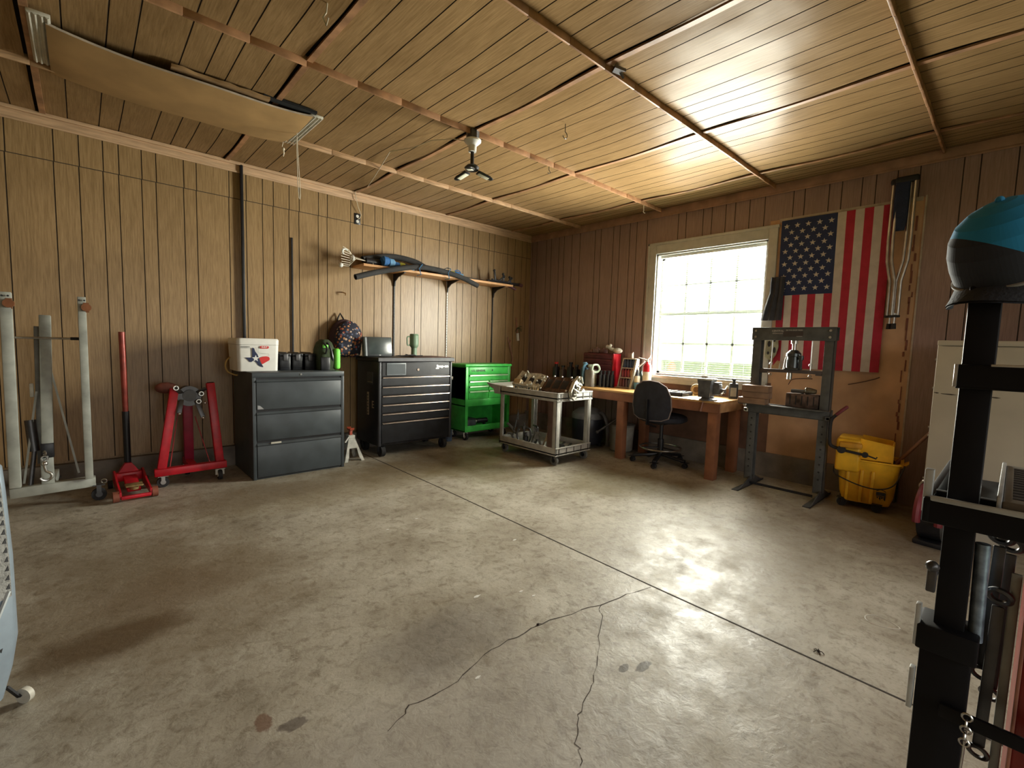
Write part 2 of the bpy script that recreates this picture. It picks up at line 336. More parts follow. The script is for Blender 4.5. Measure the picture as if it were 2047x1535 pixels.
# ceiling of sagging sheets
XS = [-3.3, -1.37, -.17, 1.03, 2.27, 3.47, 4.60, XB+.1]; YS = [-2.4, -.69, .53, 1.75, 2.97, 4.17, YA+.1]
def sag(x, y):
    for a, b in zip(XS, XS[1:]):
        if a <= x <= b: break
    for c, d in zip(YS, YS[1:]):
        if c <= y <= d: break
    fx = (x-a)/(b-a); fy = min(1, max(0, (y-c)/(d-c))); s = math.sin(PI*fy)**2
    z = -.006*s*math.sin(PI*fx) - .020*s*math.exp(-(b-x)/.16)*(1 if b < XB else 0)
    return z + .003*math.sin(x*5.1+y*2.3)*math.sin(PI*fy) + .002*math.sin(x*9+y*6.1)
m = MB(); ys = [-2.4+i*(YA+2.45)/84 for i in range(85)]
for a, b in zip(XS, XS[1:]):
    g = [a+q*(b-a)/1.2 for q in (.15, .33, .45, .66, .79, .90, 1.05) if a+q*(b-a)/1.2 < b-.05]; us = [a+.004]; kd = []; wd = .0035
    for x in g: us += [x-wd, x-wd*.4, x+wd*.4, x+wd]; kd += [0, 1, 1, 1]
    us.append(b-.022 if b < XB else b); kd.append(0); dp = [0]+[0, .004, .004, 0]*len(g)+[0]
    # extra columns for smooth sag
    U = []; K = []; D = []
    for i in range(len(us)-1):
        n = 1 if kd[i] or us[i+1]-us[i] < .03 else 4
        for j in range(n): U.append(us[i]+(us[i+1]-us[i])*j/n); K.append(kd[i]); D.append(dp[i])
    U.append(us[-1]); D.append(0)
    n = len(U); vs = [(u, y, ZC+sag(min(max(u, a), b), y)+q+.0*(u+.002*math.sin(y*3))) for y in ys for u, q in zip(U, D)]
    base = len(m.V); m.V += [Vector(v) for v in vs]
    for j in range(len(ys)-1):
        for i in range(n-1): m.F.append([base+j*n+i, base+j*n+i+1, base+(j+1)*n+i+1, base+(j+1)*n+i]); m.I.append(K[i])
m.m = 1; m.box(-3.3, XB+.2, -2.4, YA+.2, ZC+.05, ZC+.1)
st(m.build('ceiling', [PANELC, GROOVE], angle=18))
# battens along X, each a trim of the ceiling
n = 1
for y in YS[1:-1]:
    m = MB()
    for a, b in zip(XS, XS[1:]):
        k = 4
        for i in range(k): m.bar((a+(b-a)*i/k, y+random.uniform(-.003, .003), ZC-.012), (a+(b-a)*(i+1)/k, y, ZC-.012), .014, .058, .003)
    st(m.build('trim_%d' % (10+n), BATTEN if y < 4 else PINE)); n += 1
for x in XS[1:-1]:
    m = MB()
    for c, d in zip(YS, YS[1:]):
        q = [(x+.014, c+(d-c)*i/10, ZC-.006-.010*math.sin(PI*i/10)**2) for i in range(11)]
        for p1, p2 in zip(q, q[1:]): m.bar(p1, p2, .034, .012)
    st(m.build('trim_%d' % (10+n), BATTEN)); n += 1
# crown boards
m = MB(); m.box(-3.3, XB, YA-.02, YA, ZC-.085, ZC-.005, .004); m.box(-3.3, XB-.02, YA-.026, YA-.018, ZC-.1, ZC-.083, .002); m.box(-3.3, XB-.04, YA-.045, YA-.02, ZC-.03, ZC-.004, .003); st(m.build('trim_1', CROWN))
m = MB(); m.box(XB-.02, XB, -2.4, YA-.02, ZC-.085, ZC-.005, .004); m.box(XB-.026, XB-.018, -2.4, YA-.03, ZC-.1, ZC-.083, .002); st(m.build('trim_2', mat('crown_stained', (.42, .25, .17), .55, var=.14, scale=8)))
# window
WP = mat('window_frame_paint', (.50, .50, .47), .45, var=.06)
m = MB(); x0, x1 = XB-.022, XB+.002
m.box(x0, x1, 3.0, 3.10, .86, 2.48, .004); m.box(x0, x1, 1.69, WY0, .86, 2.48, .004); m.box(x0, x1, WY0, 3.0, WZ1, 2.48, .004)
m.box(x0-.008, x1, 3.085, 3.11, .86, 2.49, .003); m.box(x0-.008, x1, 1.68, 3.11, 2.462, 2.49, .003)
wn = st(m.build('window_1', WP))
m = MB(); m.box(x0-.035, XB+.16, 1.69, 3.10, .905, .94, .004); m.box(x0-.005, x1, 1.72, 3.08, .85, .905, .003); st(m.build('window_sill', WP, wn))
m = MB(); fx0, fx1 = XB+.10, XB+.135
m.box(XB, XB+.15, WY0-.001, WY0+.018, .94, WZ1); m.box(XB, XB+.15, 2.982, 3.001, .94, WZ1); m.box(XB, XB+.15, WY0, 3.0, WZ1-.018, WZ1+.001)
m.box(fx0, fx1, WY0+.018, WY0+.05, .94, WZ1-.018); m.box(fx0, fx1, 2.95, 2.982, .94, WZ1-.018); m.box(fx0, fx1, WY0, 3.0, .94, .985); m.box(fx0, fx1, WY0, 3.0, WZ1-.06, WZ1-.018); m.box(fx0-.015, fx1, WY0+.018, 2.982, 1.64, 1.68)
for k in (1, 2, 3): y = WY0+.05+k*(1.125/4); m.box(fx0+.008, fx1-.004, y-.012, y+.012, .98, WZ1-.05)
for z in (1.315, 2.0): m.box(fx0+.008, fx1-.004, WY0+.04, 2.96, z-.012, z+.012)
st(m.build('window_sash', WP, wn, smooth=False))
gm, gt, GN, GL, GB = nt('window_glass'); GN.remove(GB); ou = GN['Material Output']
tr = GN.new('ShaderNodeBsdfTransparent'); gl = GN.new('ShaderNodeBsdfGlossy'); gl.inputs['Roughness'].default_value = .03; mx = GN.new('ShaderNodeMixShader')
mx.inputs[0].default_value = .06; GL.new(tr.outputs[0], mx.inputs[1]); GL.new(gl.outputs[0], mx.inputs[2]); GL.new(mx.outputs[0], ou.inputs[0])
m = MB(); m.box(fx0+.014, fx0+.018, WY0+.04, 2.96, .97, WZ1-.05); st(m.build('window_pane', gm, wn, smooth=False))
bt = T('mini_blind', 'white slatted mini blind with open slats hanging inside the window frame', 'blind', (XB+.05, 2.39, .95))
m = MB(); m.box(XB+.035, XB+.065, WY0+.03, 2.97, WZ1-.05, WZ1-.018, .003); m.build('head_rail', WHITE, bt)
m = MB(); m.box(XB+.04, XB+.06, WY0+.03, 2.97, .948, .96, .003); m.build('bottom_rail', WHITE, bt)
m = MB(); z = .985
while z < WZ1-.06: m.box(XB+.045, XB+.055, WY0+.03, 2.97, z, z+.0008); z += .0235
o = m.build('slats', mat('glow_dimmed_slats', (.20, .24, .20), .6, var=0), bt, smooth=False)  # white slats coloured dark so their backlit glow stays down
m = MB()
for y in (WY0+.17, 2.39, 2.83): m.cyl((XB+.037, y, .95), (XB+.037, y, WZ1-.03), .001, n=4)
m.build('ladder_cord', WHITE, bt)
# grass and yard outside
m = MB(); m.box(5.35, 60, -40, 40, -.5, -.3); m.box(-40, 5.2, -40, -2.55, -.5, -.02); st(m.build('ground', mat('mown_grass', (.13, .20, .06), .9, var=.3, scale=3), smooth=False))
# ------------------------------------------------------------------ ceiling items
t = T('attic_hatch', 'sagging tan attic hatch in the ceiling with cream fluted casing at both ends', 'attic hatch', (.6, 3.85, 2.80))
m = MB(); NX, NY = 26, 5; vs = []
for i in range(NX+1):
    for j in range(NY+1):
        x = -.08+1.36*i/NX; y = 3.565+.66*j/NY+.012*math.sin(x*7)
        vs.append((x, y, 2.835-.035*abs(math.sin(PI*i/NX))**.7-.02*math.sin(PI*j/NY)+.012*(j/NY)))
fs = [(i*(NY+1)+j, (i+1)*(NY+1)+j, (i+1)*(NY+1)+j+1, i*(NY+1)+j+1) for i in range(NX) for j in range(NY)]
m.add(vs, fs); m.add([(x, y, z+.012) for x, y, z in vs], fs)
eb = [i*(NY+1) for i in range(NX+1)]; k = len(vs)
m.m = 1; m.add([vs[i] for i in eb]+[(vs[i][0], vs[i][1], vs[i][2]+.012) for i in eb], [(i, i+1, NX+2+i, NX+1+i) for i in range(NX)])
m.build('panel', [mat('hatch_hardboard', (.42, .265, .115), .5, var=.1, scale=4), PALE], t)
m = MB(); m.box(.95, 1.30, 3.545, 3.60, 2.855, 2.872); m.build('opening', mat('attic_gap_shade', (.004, .004, .004), 1), t, smooth=False)  # black slab paints the darkness of the gap beside the hatch
m = MB(); q = [(.45+.06*i, 3.552+random.uniform(-.012, .01)) for i in range(10)]; m.prism(q+[(x, 3.60) for x, y in reversed(q)], 'z', 2.838, 2.856); m.build('torn_edge', mat('torn_board', (.36, .22, .10), .8), t)
for x, ya, yb in ((1.31, 3.575, 4.21), (-.105, 3.50, 4.10)):
    m = MB(); m.box(x-.045, x+.045, ya, yb, 2.845, 2.862, .003)
    for k in (-.034, -.012, .012, .034): m.cyl((x+k, ya+.004, 2.845), (x+k, yb-.004, 2.845), .0075, n=8)
    m.build('casing', CREAM, t)
CORD = mat('white_cord', (.66, .60, .48), .7)
m = MB(); m.tube([(1.275, 3.90, 2.83), (1.272, 3.90, 2.7), (1.278, 3.9, 2.45), (1.285, 3.90, 2.34), (1.292, 3.9, 2.33), (1.296, 3.9, 2.36), (1.290, 3.9, 2.5), (1.279, 3.9, 2.7), (1.275, 3.9, 2.8)], .0032, 6)
m.build('pull_cord', CORD, t)
m = MB(); m.tube([(1.262, 4.19, 2.835), (1.255, 4.195, 2.80), (1.262, 4.19, 2.785)], .003, 6); m.sphere((1.262, 4.19, 2.78), .012); m.tube([(1.262, 4.19, 2.78), (1.266, 4.19, 2.75), (1.262, 4.19, 2.72)], [.006, .007, .002], 6); m.build('knotted_cord', CORD, t)

t = T('ceiling_lamp', 'three-winged black folding lamp in a white socket on the ceiling', 'lamp', (2.27, 2.985, ZC-.02))
x, y = 2.27, 2.985
m = MB(); m.cyl((x, y, 2.81), (x, y, 2.875), .05, n=8); m.build('junction_box', DKSTEEL, t)
m = MB(); m.lathe([(.03, -.045), (.032, 0), (.05, .015), (.066, .03), (.066, .042), (.05, .045)], (x, y, 2.765), 24); m.build('socket', WHITE, t)
m = MB(); m.cyl((x, y, 2.615), (x, y, 2.725), .014); m.lathe([(.025, 0), (.05, .01), (.055, .03), (.04, .045), (.015, .055)], (x, y, 2.575), 18); m.build('stem', BLACK, t)
for a in (-2.4, -.25, 1.75):
    m = MB(); m.M = Matrix.Translation((x, y, 2.585)) @ Matrix.Rotation(a, 4, 'Z') @ Matrix.Rotation(.25, 4, 'Y')
    m.box(.045, .155, -.032, .032, -.006, .012, .008); m.sphere((.155, 0, .003), .03, (1, 1, .3)); m.m = 1; m.box(.055, .145, -.022, .022, -.009, -.004, .002); m.build('light_wing', [BLACK, BULB], t)
m = MB(); q = [(2.22, 3.0, 2.79), (2.18, 3.12, 2.83), (2.10, 3.3, 2.845), (2.05, 3.5, 2.83), (1.98, 3.75, 2.85), (2.13, 4.3, 2.84), (2.25, 4.75, 2.84), (2.26, 5.05, 2.87), (2.27, 5.085, 2.85), (2.30, 5.085, 2.72), (2.345, 5.10, 2.64), (2.335, 5.115, 2.605), (2.31, 5.11, 2.59)]
m.tube(q, .0035, 6); one(m, 'lamp_cord', CORD, 'white lamp cord sagging under the ceiling and down to the wall outlet', 'cord', (2.22, 3.0, 2.79))
t = T('wall_outlet', 'dark plate wall outlet with two white sockets high on the wall', 'outlet', (2.312, YA, 2.54))
m = MB(); m.box(2.277, 2.347, 5.122, YA, 2.535, 2.655, .003); m.build('cover_plate', BLACK, t)
for z in (2.567, 2.622): m = MB(); m.cyl((2.312, 5.123, z), (2.312, 5.118, z), .017, n=18); m.build('receptacle', WHITE, t)
def hook(x, y, s, lab):
    m = MB(); z = ZC-.01; m.tube([(x, y, z), (x, y, z-.35*s)]+arc((x, z-.5*s), .15*s, PI/2, -PI*.9, 8, lambda a, b: (a, y, b)), .003, 6)
    one(m, 'ceiling_hook', DKSTEEL, lab, 'hook', (x, y, z))
hook(3.178, 3.03, .1, 'small dark hook screwed in beside the middle batten'); hook(2.664, 2.39, .16, 'thin wire hook hanging from the panel right of the lamp')
m = MB(); m.tube([(.93, 2.4, 2.87), (.925, 2.4, 2.82), (.91, 2.4, 2.79), (.925, 2.4, 2.76), (.935, 2.4, 2.80)], .004, 6); one(m, 'cord_loop', CORD, 'white cord loop dangling from the ceiling at the top edge of the photo', 'cord', (.93, 2.4, 2.87))
m = MB(); m.tube([(4.66, 2.97, 2.86), (4.66, 2.97, 2.80), (4.665, 2.97, 2.78), (4.655, 2.97, 2.765), (4.67, 2.96, 2.75), (4.68, 2.96, 2.755)], .004, 6); one(m, 'cord_stub', CORD, 'short white cord stub hanging near the window wall crown', 'cord', (4.66, 2.97, 2.86))
m = MB(); m.prism([(2.30+0, 1.70), (2.33, 1.74), (2.41, 1.72), (2.36, 1.70), (2.38, 1.68)], 'z', 2.845, 2.862); m.bar((2.35, 1.71, 2.86), (2.40, 1.71, 2.83), .012); one(m, 'bent_bracket', DKSTEEL, 'bent dark metal scrap nailed at a batten crossing', 'bracket', (2.35, 1.71, 2.862))

# ------------------------------------------------------------------ shelf wall
SG = 'shelf standards screwed to the panelled wall'
def standard(x, z0, z1, mt, lab, w=.016):
    m = MB(); m.box(x-w/2, x+w/2, YA-.014, YA, z0, z1, .001)
    z = z0+.02; m.m = 1
    while z < z1-.02: m.box(x-.003, x+.003, YA-.0146, YA-.013, z, z+.014); z += .034
    one(m, 'shelf_standard', [mt, RUBBER if mt is BLACK else DKSTEEL], lab, 'shelf standard', (x, YA, z0), SG, smooth=False)
standard(1.615, .95, 2.27, BLACK, 'black shelf standard rising above the three small black boxes')
standard(2.77, 1.0, 2.04, BLACK, 'black shelf standard running down behind the dark monitor')
standard(3.53, .85, 2.04, WHITE, 'white shelf standard under the middle shelf bracket')
standard(4.31, .80, 2.05, BLACK, 'black shelf standard under the right shelf bracket')
m = MB(); m.box(1.150, 1.174, YA-.045, YA-.012, .95, 2.86, .004); one(m, 'black_conduit', BLACK, 'tall black strip from ceiling crown down behind the white cooler', 'conduit', (1.16, YA-.02, .95))
t = T('wall_shelf', 'long pine board shelf on black brackets loaded with hoses', 'shelf', (3.4, 5.0, 2.045))
m = MB(); m.box(2.25, 4.43, 4.83, 5.11, 2.045, 2.072, .003); m.build('plank', mat('shelf_pine', (.72, .40, .19), .5, var=.1, stretch=(1, 8, 8)), t)
for x in (2.77, 3.53, 4.31):
    m = MB(); m.prism([(5.12, 2.045), (4.88, 2.045), (4.88, 2.035), (5.03, 2.00), (5.09, 1.96), (5.105, 1.90), (5.12, 1.90)], 'x', x-.006, x+.006); m.box(x-.012, x+.012, 4.87, 5.115, 2.038, 2.045); m.build('bracket', BLACK, t)
def bez(P, n=18):
    out = []; k = len(P)
    for i in range(k-1):
        p0, p1, p2, p3 = [Vector(P[max(0, min(k-1, j))]) for j in (i-1, i, i+1, i+2)]
        for s in range(n//2): u = s/(n//2); out.append(.5*((2*p1)+(-p0+p2)*u+(2*p0-5*p1+4*p2-p3)*u*u+(-p0+3*p1-3*p2+p3)*u**3))
    return out+[Vector(P[-1])]
def hose(P, r, mt, lab, name='foam_hose'):
    m = MB(); B = bez(P); m.tube(B, r, 14, cap=False); m.tube(B, r*.7, 14, cap=False)
    m.tube([B[0], B[0]+(B[1]-B[0]).normalized()*.004], [r, r], 14, cap=False)
    for e, f in ((B[0], B[1]), (B[-1], B[-2])):
        d = (f-e).normalized(); m.ring(e+d*.003, d, r*.85, r*.15, 16, 6)
    one(m, name, mt, lab, 'hose', tuple(B[len(B)//2]))
hose([(2.13, 4.77, 1.905), (2.42, 4.79, 2.0), (2.85, 4.80, 2.105), (3.12, 4.80, 2.115), (3.45, 4.78, 2.075), (3.75, 4.76, 1.985)], .030, FOAM, 'front black foam hose bowed over the shelf edge with both ends drooping')
hose([(2.30, 4.97, 2.135), (2.55, 5.0, 2.20), (2.75, 5.02, 2.225), (3.0, 5.03, 2.205), (3.2, 5.03, 2.14), (3.5, 5.03, 2.11)], .034, FOAM, 'rear black foam hose lying along the wall on the shelf')
BLUES = mat('blue_fabric', (.04, .16, .42), .8, bump=.3); BLUEL = mat('light_blue_fabric', (.16, .36, .60), .8); YEL = mat('yellow_strap', (.55, .55, .08), .7)
m = MB(); q = [(2.53, 4.9, 2.135, .055, 0), (2.60, 4.9, 2.125, .05, 1), (2.67, 4.9, 2.11, .038, 0), (2.74, 4.9, 2.11, .038, 2), (2.80, 4.9, 2.105, .033, 0), (2.86, 4.9, 2.10, .028, 1)]
for x, y, z, r, k in q: m.m = k; m.tube([(x-.035, y, z), (x-.02, y, z+.004), (x+.03, y, z), (x+.045, y, z-.004)], [r*.75, r, r, r*.7], 14)
one(m, 'blue_roll', [BLUES, BLUEL, YEL], 'rolled blue fabric bundle on the left half of the shelf', 'fabric roll', (2.7, 4.9, 2.075))
m = MB()
for k, (x, z, r) in enumerate([(3.30, 2.10, .028), (3.37, 2.105, .03), (3.44, 2.11, .036), (3.51, 2.11, .038), (3.57, 2.10, .03)]): m.m = k % 3; m.tube([(x-.035, 4.9, z), (x+.035, 4.9, z)], r, 12)
m.m = 0; m.ring((3.53, 4.9, 2.12), (.3, 1, 0), .045, .006, 20)
one(m, 'strap_roll', [BLUES, BLUEL, YEL], 'smaller blue and yellow strap roll right of the hose crossing', 'strap', (3.45, 4.9, 2.075))
for i, (x, lab) in enumerate([(2.93, 'left of the two blue cords tied around hoses and shelf'), (3.33, 'right of the two blue cords tied around hoses and shelf')]):
    m = MB(); m.tube([(x, 4.76, 2.14), (x-.04, 4.76, 2.09), (x+.01, 4.80, 2.03), (x+.05, 4.95, 2.035), (x+.04, 4.97, 2.16), (x+.01, 4.85, 2.165)], .005, 6, closed=True); one(m, 'tie_cord', BLUE, lab, 'cord', (x, 4.85, 2.04), 'cords tied around the shelf load')
m = MB(); m.tube([(3.62, 4.98, 2.10), (4.1, 5.0, 2.09), (4.62, 5.03, 2.10)], .017, 8); one(m, 'grey_rod', GREYPAINT, 'long grey rod lying along the right half of the shelf', 'rod', (4.1, 5.0, 2.075))
t = T('folding_tripod', 'black folded tripod with jumbled clamps on the right shelf end', 'tripod', (4.35, 4.93, 2.075))
for (a, b, r) in [((4.0, 4.88, 2.09), (4.62, 4.93, 2.11), .013), ((4.05, 4.93, 2.10), (4.68, 4.98, 2.10), .012), ((4.1, 4.9, 2.12), (4.6, 4.9, 2.10), .01)]: m = MB(); m.cyl(a, b, r, n=8); m.build('leg', BLACK, t)
for (a, b) in [((4.17, 4.9, 2.10), (4.14, 4.9, 2.24)), ((4.22, 4.9, 2.10), (4.32, 4.9, 2.18)), ((4.32, 4.9, 2.10), (4.30, 4.9, 2.21)), ((4.38, 4.9, 2.10), (4.46, 4.9, 2.17)), ((4.45, 4.9, 2.09), (4.42, 4.9, 2.18))]: m = MB(); m.bar(a, b, .022, .016, .004); m.sphere(b, .018); m.build('clamp', BLACK, t)
for a, b, q in (((4.60, 4.90, 2.10), (4.66, 4.9, 2.09), .024), ((4.36, 4.86, 2.06), (4.50, 4.86, 2.02), .018)): m = MB(); m.cyl(a, b, q); m.build('collar', mat('maroon_plastic', (.10, .03, .04), .5), t)
t = T('white_pole_bundle', 'bundle of white cords and thin poles at the left shelf end', 'cord bundle', (2.22, 4.96, 2.075))
m = MB()
for k in range(9):
    a = -1.1+k*.27; m.tube([(2.40, 4.96, 2.115), (2.20, 4.95+.01*k-.04, 2.12+.004*k), (2.12+.02*math.cos(a), 4.93, 2.12+.11*math.sin(a*.8)), (2.08-.04*math.cos(a), 4.92, 2.13+.13*math.sin(a*.8))], .0045, 6)
m.build('cord', CORD, t)
m = MB(); m.ring((2.17, 4.94, 2.125), (1, .1, .1), .03, .012, 16, 6); m.build('knot', WHITE, t)
m = MB(); m.tube(arc((2.085, 2.175), .03, .6, 4.2, 8, lambda a, b: (a, 4.92, b)), .011, 8); m.build('hook', WHITE, t)
m = MB(); m.sphere((2.03, 4.9, 2.03), .025); m.build('end_ball', WHITE, t)
m = MB(); m.tube([(2.39, 4.9, 2.10), (2.40, 4.88, 2.03), (2.395, 4.88, 1.97)], .003, 5); m.build('string', CORD, t)
m = MB(); m.cyl((2.33, 4.96, 2.12), (2.52, 4.96, 2.12), .04, n=14); m.build('sleeve', BLACK, t)
m = MB(); m.cyl((2.13, YA, 1.77), (2.13, 5.08, 1.765), .006, n=8); m.tube([(2.13, 5.08, 1.765), (2.155, 5.07, 1.755), (2.15, 5.07, 1.735)], .007, 6); one(m, 'wall_hook', mat('brass', (.35, .2, .08), .4, .8), 'small brass hook in the wall below the shelf left end', 'hook', (2.13, 5.1, 1.75))
# backpack
def flower_mat():
    m, t, N, L, B = nt('floral_print'); B.inputs['Roughness'].default_value = .8
    tc = N.new('ShaderNodeTexCoord'); v = N.new('ShaderNodeTexVoronoi'); v.inputs['Scale'].default_value = 38; L.new(tc.outputs['Object'], v.inputs['Vector'])
    r = N.new('ShaderNodeValToRGB'); r.color_ramp.interpolation = 'CONSTANT'; e = r.color_ramp.elements
    e[0].color = (.012, .014, .03, 1); e[1].position = .22; e[1].color = (.42, .16, .06, 1)
    for p, c in ((.38, (.55, .40, .30)), (.5, (.012, .014, .03)), (.62, (.30, .05, .03)), (.72, (.50, .24, .10)), (.84, (.08, .10, .16))): x = e.new(p); x.color = (*c, 1)
    sp = N.new('ShaderNodeSeparateColor'); L.new(v.outputs['Color'], sp.inputs[0]); L.new(sp.outputs[0], r.inputs[0])
    r2 = N.new('ShaderNodeValToRGB'); r2.color_ramp.elements[0].position = .42; r2.color_ramp.elements[1].position = .5; L.new(v.outputs['Distance'], r2.inputs[0])
    mx = N.new('ShaderNodeMix'); mx.data_type = 'RGBA'; L.new(r2.outputs[0], mx.inputs[0]); L.new(r.outputs[0], mx.inputs[6]); mx.inputs[7].default_value = (.012, .014, .03, 1)
    L.new(mx.outputs[2], B.inputs['Base Color']); return m
BKP = mat('backpack_maroon', (.045, .018, .02), .85)
t = T('floral_backpack', 'dark floral print backpack hanging on the wall', 'backpack', (2.14, 5.02, 1.05))
m = MB(); m.M = Matrix.Translation((2.155, 5.0, 1.255)) @ Matrix.Rotation(.10, 4, 'Y')
m.sphere((0, 0, 0), .165, (.95, .48, 1.22), 24, 16); m.box(-.145, .145, -.07, .07, -.19, .0, .06, 4); m.build('front_panel', flower_mat(), t)
m = MB(); m.M = Matrix.Translation((2.125, 5.05, 1.27)) @ Matrix.Rotation(.08, 4, 'Y'); m.sphere((0, 0, 0), .17, (.98, .42, 1.2), 24, 16); m.box(-.15, .15, -.05, .06, -.20, .02, .05, 3); m.build('back_panel', BKP, t)
m = MB(); m.tube([(2.05, 5.07, 1.42), (2.075, 5.08, 1.49), (2.10, 5.09, 1.535), (2.125, 5.08, 1.49), (2.15, 5.07, 1.43)], .009, 8); m.build('haul_loop', BLACK, t)
m = MB(); m.ring((2.152, 4.99, 1.26), (0, 1, 0), .15, .006, 30, 6); m.build('zip', BLACK, t)

# hung tools at right end of wall A
t = T('hanging_brush', 'small brush with a white handle hanging on the wall near the corner', 'brush', (4.80, 5.10, 1.30))
m = MB(); m.tube([(4.768, 5.11, 1.65), (4.775, 5.11, 1.56), (4.80, 5.11, 1.42)], .008, 8); m.build('rod', mat('pink_copper', (.5, .22, .16), .5), t)
m = MB(); m.cyl((4.80, 5.11, 1.42), (4.815, 5.11, 1.31), .022, n=12); m.build('grip', WHITE, t)
m = MB(); random.seed(2)
for k in range(16): a = random.uniform(-2.6, .6); m.tube([(4.785, 5.10, 1.50), (4.785+.05*math.cos(a), 5.085, 1.50+.04*math.sin(a)), (4.785+.085*math.cos(a), 5.08, 1.50+.07*math.sin(a)-.01)], .002, 4)
m.build('bristles', mat('dark_green_sprig', (.03, .07, .035), .8), t)
m = MB(); m.tube([(4.63, 5.10, 1.27), (4.66, 5.10, 1.17), (4.70, 5.10, 1.06), (4.70, 5.1, 1.02), (4.69, 5.1, .975)], [.009, .007, .007, .006, .004], 8); m.tube([(4.63, 5.1, 1.26), (4.61, 5.1, 1.30), (4.61, 5.1, 1.34)], .007, 6); m.tube([(4.635, 5.1, 1.26), (4.66, 5.1, 1.30), (4.65, 5.1, 1.32)], .007, 6); m.tube([(4.61, 5.1, 1.34), (4.60, 5.1, 1.36)], .005, 6)
one(m, 'hanging_twig_tool', mat('coral_metal', (.4, .2, .16), .5, .3), 'thin forked metal tool hanging left of the white-handled brush', 'hand tool', (4.66, 5.11, .975))

# ------------------------------------------------------------------ file cabinet and what stands on it
t = T('file_cabinet', 'dark grey three-drawer lateral file cabinet against the panelled wall', 'file cabinet', (1.465, 4.78, 0))
X0, X1, Y0, Y1, H = 1.06, 1.865, 4.43, 5.09, .945
m = MB(); m.box(X0, X1, Y0+.012, Y1, 0, H, .004); m.box(X0, X0+.028, Y0, Y0+.02, 0, H-.044, .003); m.box(X1-.028, X1, Y0, Y0+.02, 0, H-.044, .003); m.box(X0, X1, Y0, Y0+.02, H-.045, H, .003)
m.m = 1; m.box(X0+.03, X1-.03, Y0+.009, Y0+.0115, .01, H-.046)
m.build('body', [FILEGREY, BLACK], t)
m = MB(); m.cyl((1.463, Y0, H-.022), (1.463, Y0-.004, H-.022), .009, n=14); m.build('lock', STEEL, t)
for i, (a, b) in enumerate([(.62, .885), (.345, .60), (.02, .325)]):
    m = MB(); m.box(X0+.032, X1-.032, Y0-.004, Y0+.02, a, b-.022, .004); m.prism([(Y0+.014, b), (Y0+.002, b-.002), (Y0-.012, b-.02), (Y0-.004, b-.028), (Y0+.014, b-.028)], 'x', X0+.032, X1-.032)
    d = m.build('drawer', FILEGREY, t)
    if i == 2: mm = MB(); mm.box(1.20, 1.285, Y0-.0135, Y0-.009, .312, .327); mm.build('label_strip', CREAM, d)
    if i == 0: mm = MB(); mm.prism([(1.10, .625), (1.15, .625), (1.12, .655), (1.10, .66)], 'y', Y0-.0048, Y0-.0035); mm.build('scuff', mat('scuffed_paint', (.35, .36, .38), .5), d)
# cooler with the state emblem
t = T('white_cooler', 'white foam cooler printed with a red and blue state map', 'cooler', (1.17, 4.8, H))
m = MB(); m.M = Matrix.Translation((1.165, 4.80, H))
def rr(w, h, r, n=5): return [(cx_+r*math.cos(a0+PI/2*i/n), cy_+r*math.sin(a0+PI/2*i/n)) for cx_, cy_, a0 in ((w/2-r, h/2-r, 0), (-w/2+r, h/2-r, PI/2), (-w/2+r, -h/2+r, PI), (w/2-r, -h/2+r, 1.5*PI)) for i in range(n+1)]
def loft(m, secs):   # secs of (w, h, r, z)
    n = len(rr(1, 1, .1)); vs = [(a, b, z) for w_, h_, r_, z in secs for a, b in rr(w_, h_, r_)]; k = len(secs)
    m.add(vs, [(i*n+j, i*n+(j+1) % n, (i+1)*n+(j+1) % n, (i+1)*n+j) for i in range(k-1) for j in range(n)]+[tuple(range(n))[::-1], tuple((k-1)*n+j for j in range(n))])
loft(m, [(.328, .34, .03, 0), (.345, .36, .035, .235)]); m.build('tub', WHITE, t)
m = MB(); m.M = Matrix.Translation((1.165, 4.80, H)); loft(m, [(.347, .362, .035, .237), (.349, .364, .035, .28), (.335, .35, .035, .292)]); m.build('lid', WHITE, t)
YF = 4.6125
def tilt(px, pz): return (1.165+px, YF+.0155*(1-pz/.235)-.0, H+pz)
def decal(pts, mt, name, lift=.0012):
    m = MB(); a = [tilt(*p) for p in pts]; n = len(a)
    m.add([(x, y-lift, z) for x, y, z in a]+[(x, y+.001, z) for x, y, z in a], [tuple(range(n)), tuple(range(2*n-1, n-1, -1))]+[(i, (i+1) % n, n+(i+1) % n, n+i) for i in range(n)]); return m.build(name, mt, t, smooth=False)
tx = lambda P: [(-.11+.20*a, .045+.165*b) for a, b in P]
decal(tx([(0, .47), (.28, .47), (.28, 1.0), (.36, .97), (.40, .80), (.50, .62), (.54, .47), (.60, .22), (.72, .0), (.73, -.06), (.62, -.02), (.52, .06), (.48, .16), (.42, .25), (.36, .30), (.29, .28), (.24, .22), (.17, .25), (.12, .33), (.05, .42)]), NAVY, 'map_print')
decal(tx([(.57, .44), (.70, .52), (.85, .54), (.97, .50), (1.0, .40), (.98, .32), (.90, .26), (.82, .20), (.74, .14), (.68, .10), (.62, .24)]), LOGOR, 'map_print')
decal([(-.11+.20*.42+.032*r*math.cos(PI/2+PI*k/5), .045+.165*.42+.032*r*math.sin(PI/2+PI*k/5)) for k in range(10) for r in ((1,) if k % 2 == 0 else (.42,))], TEXTW, 'star_print', .002)
decal(rr(.072, .024, .011) and [(.045+a, .215+b) for a, b in rr(.072, .024, .011)], LOGOR, 'logo_patch')
m_ = text('H-E-B', .020, TEXTW, t, Matrix.Translation((1.165+.045, YF-.001, H+.2155)) @ Matrix.Rotation(PI/2, 4, 'X'), bold=.0008)
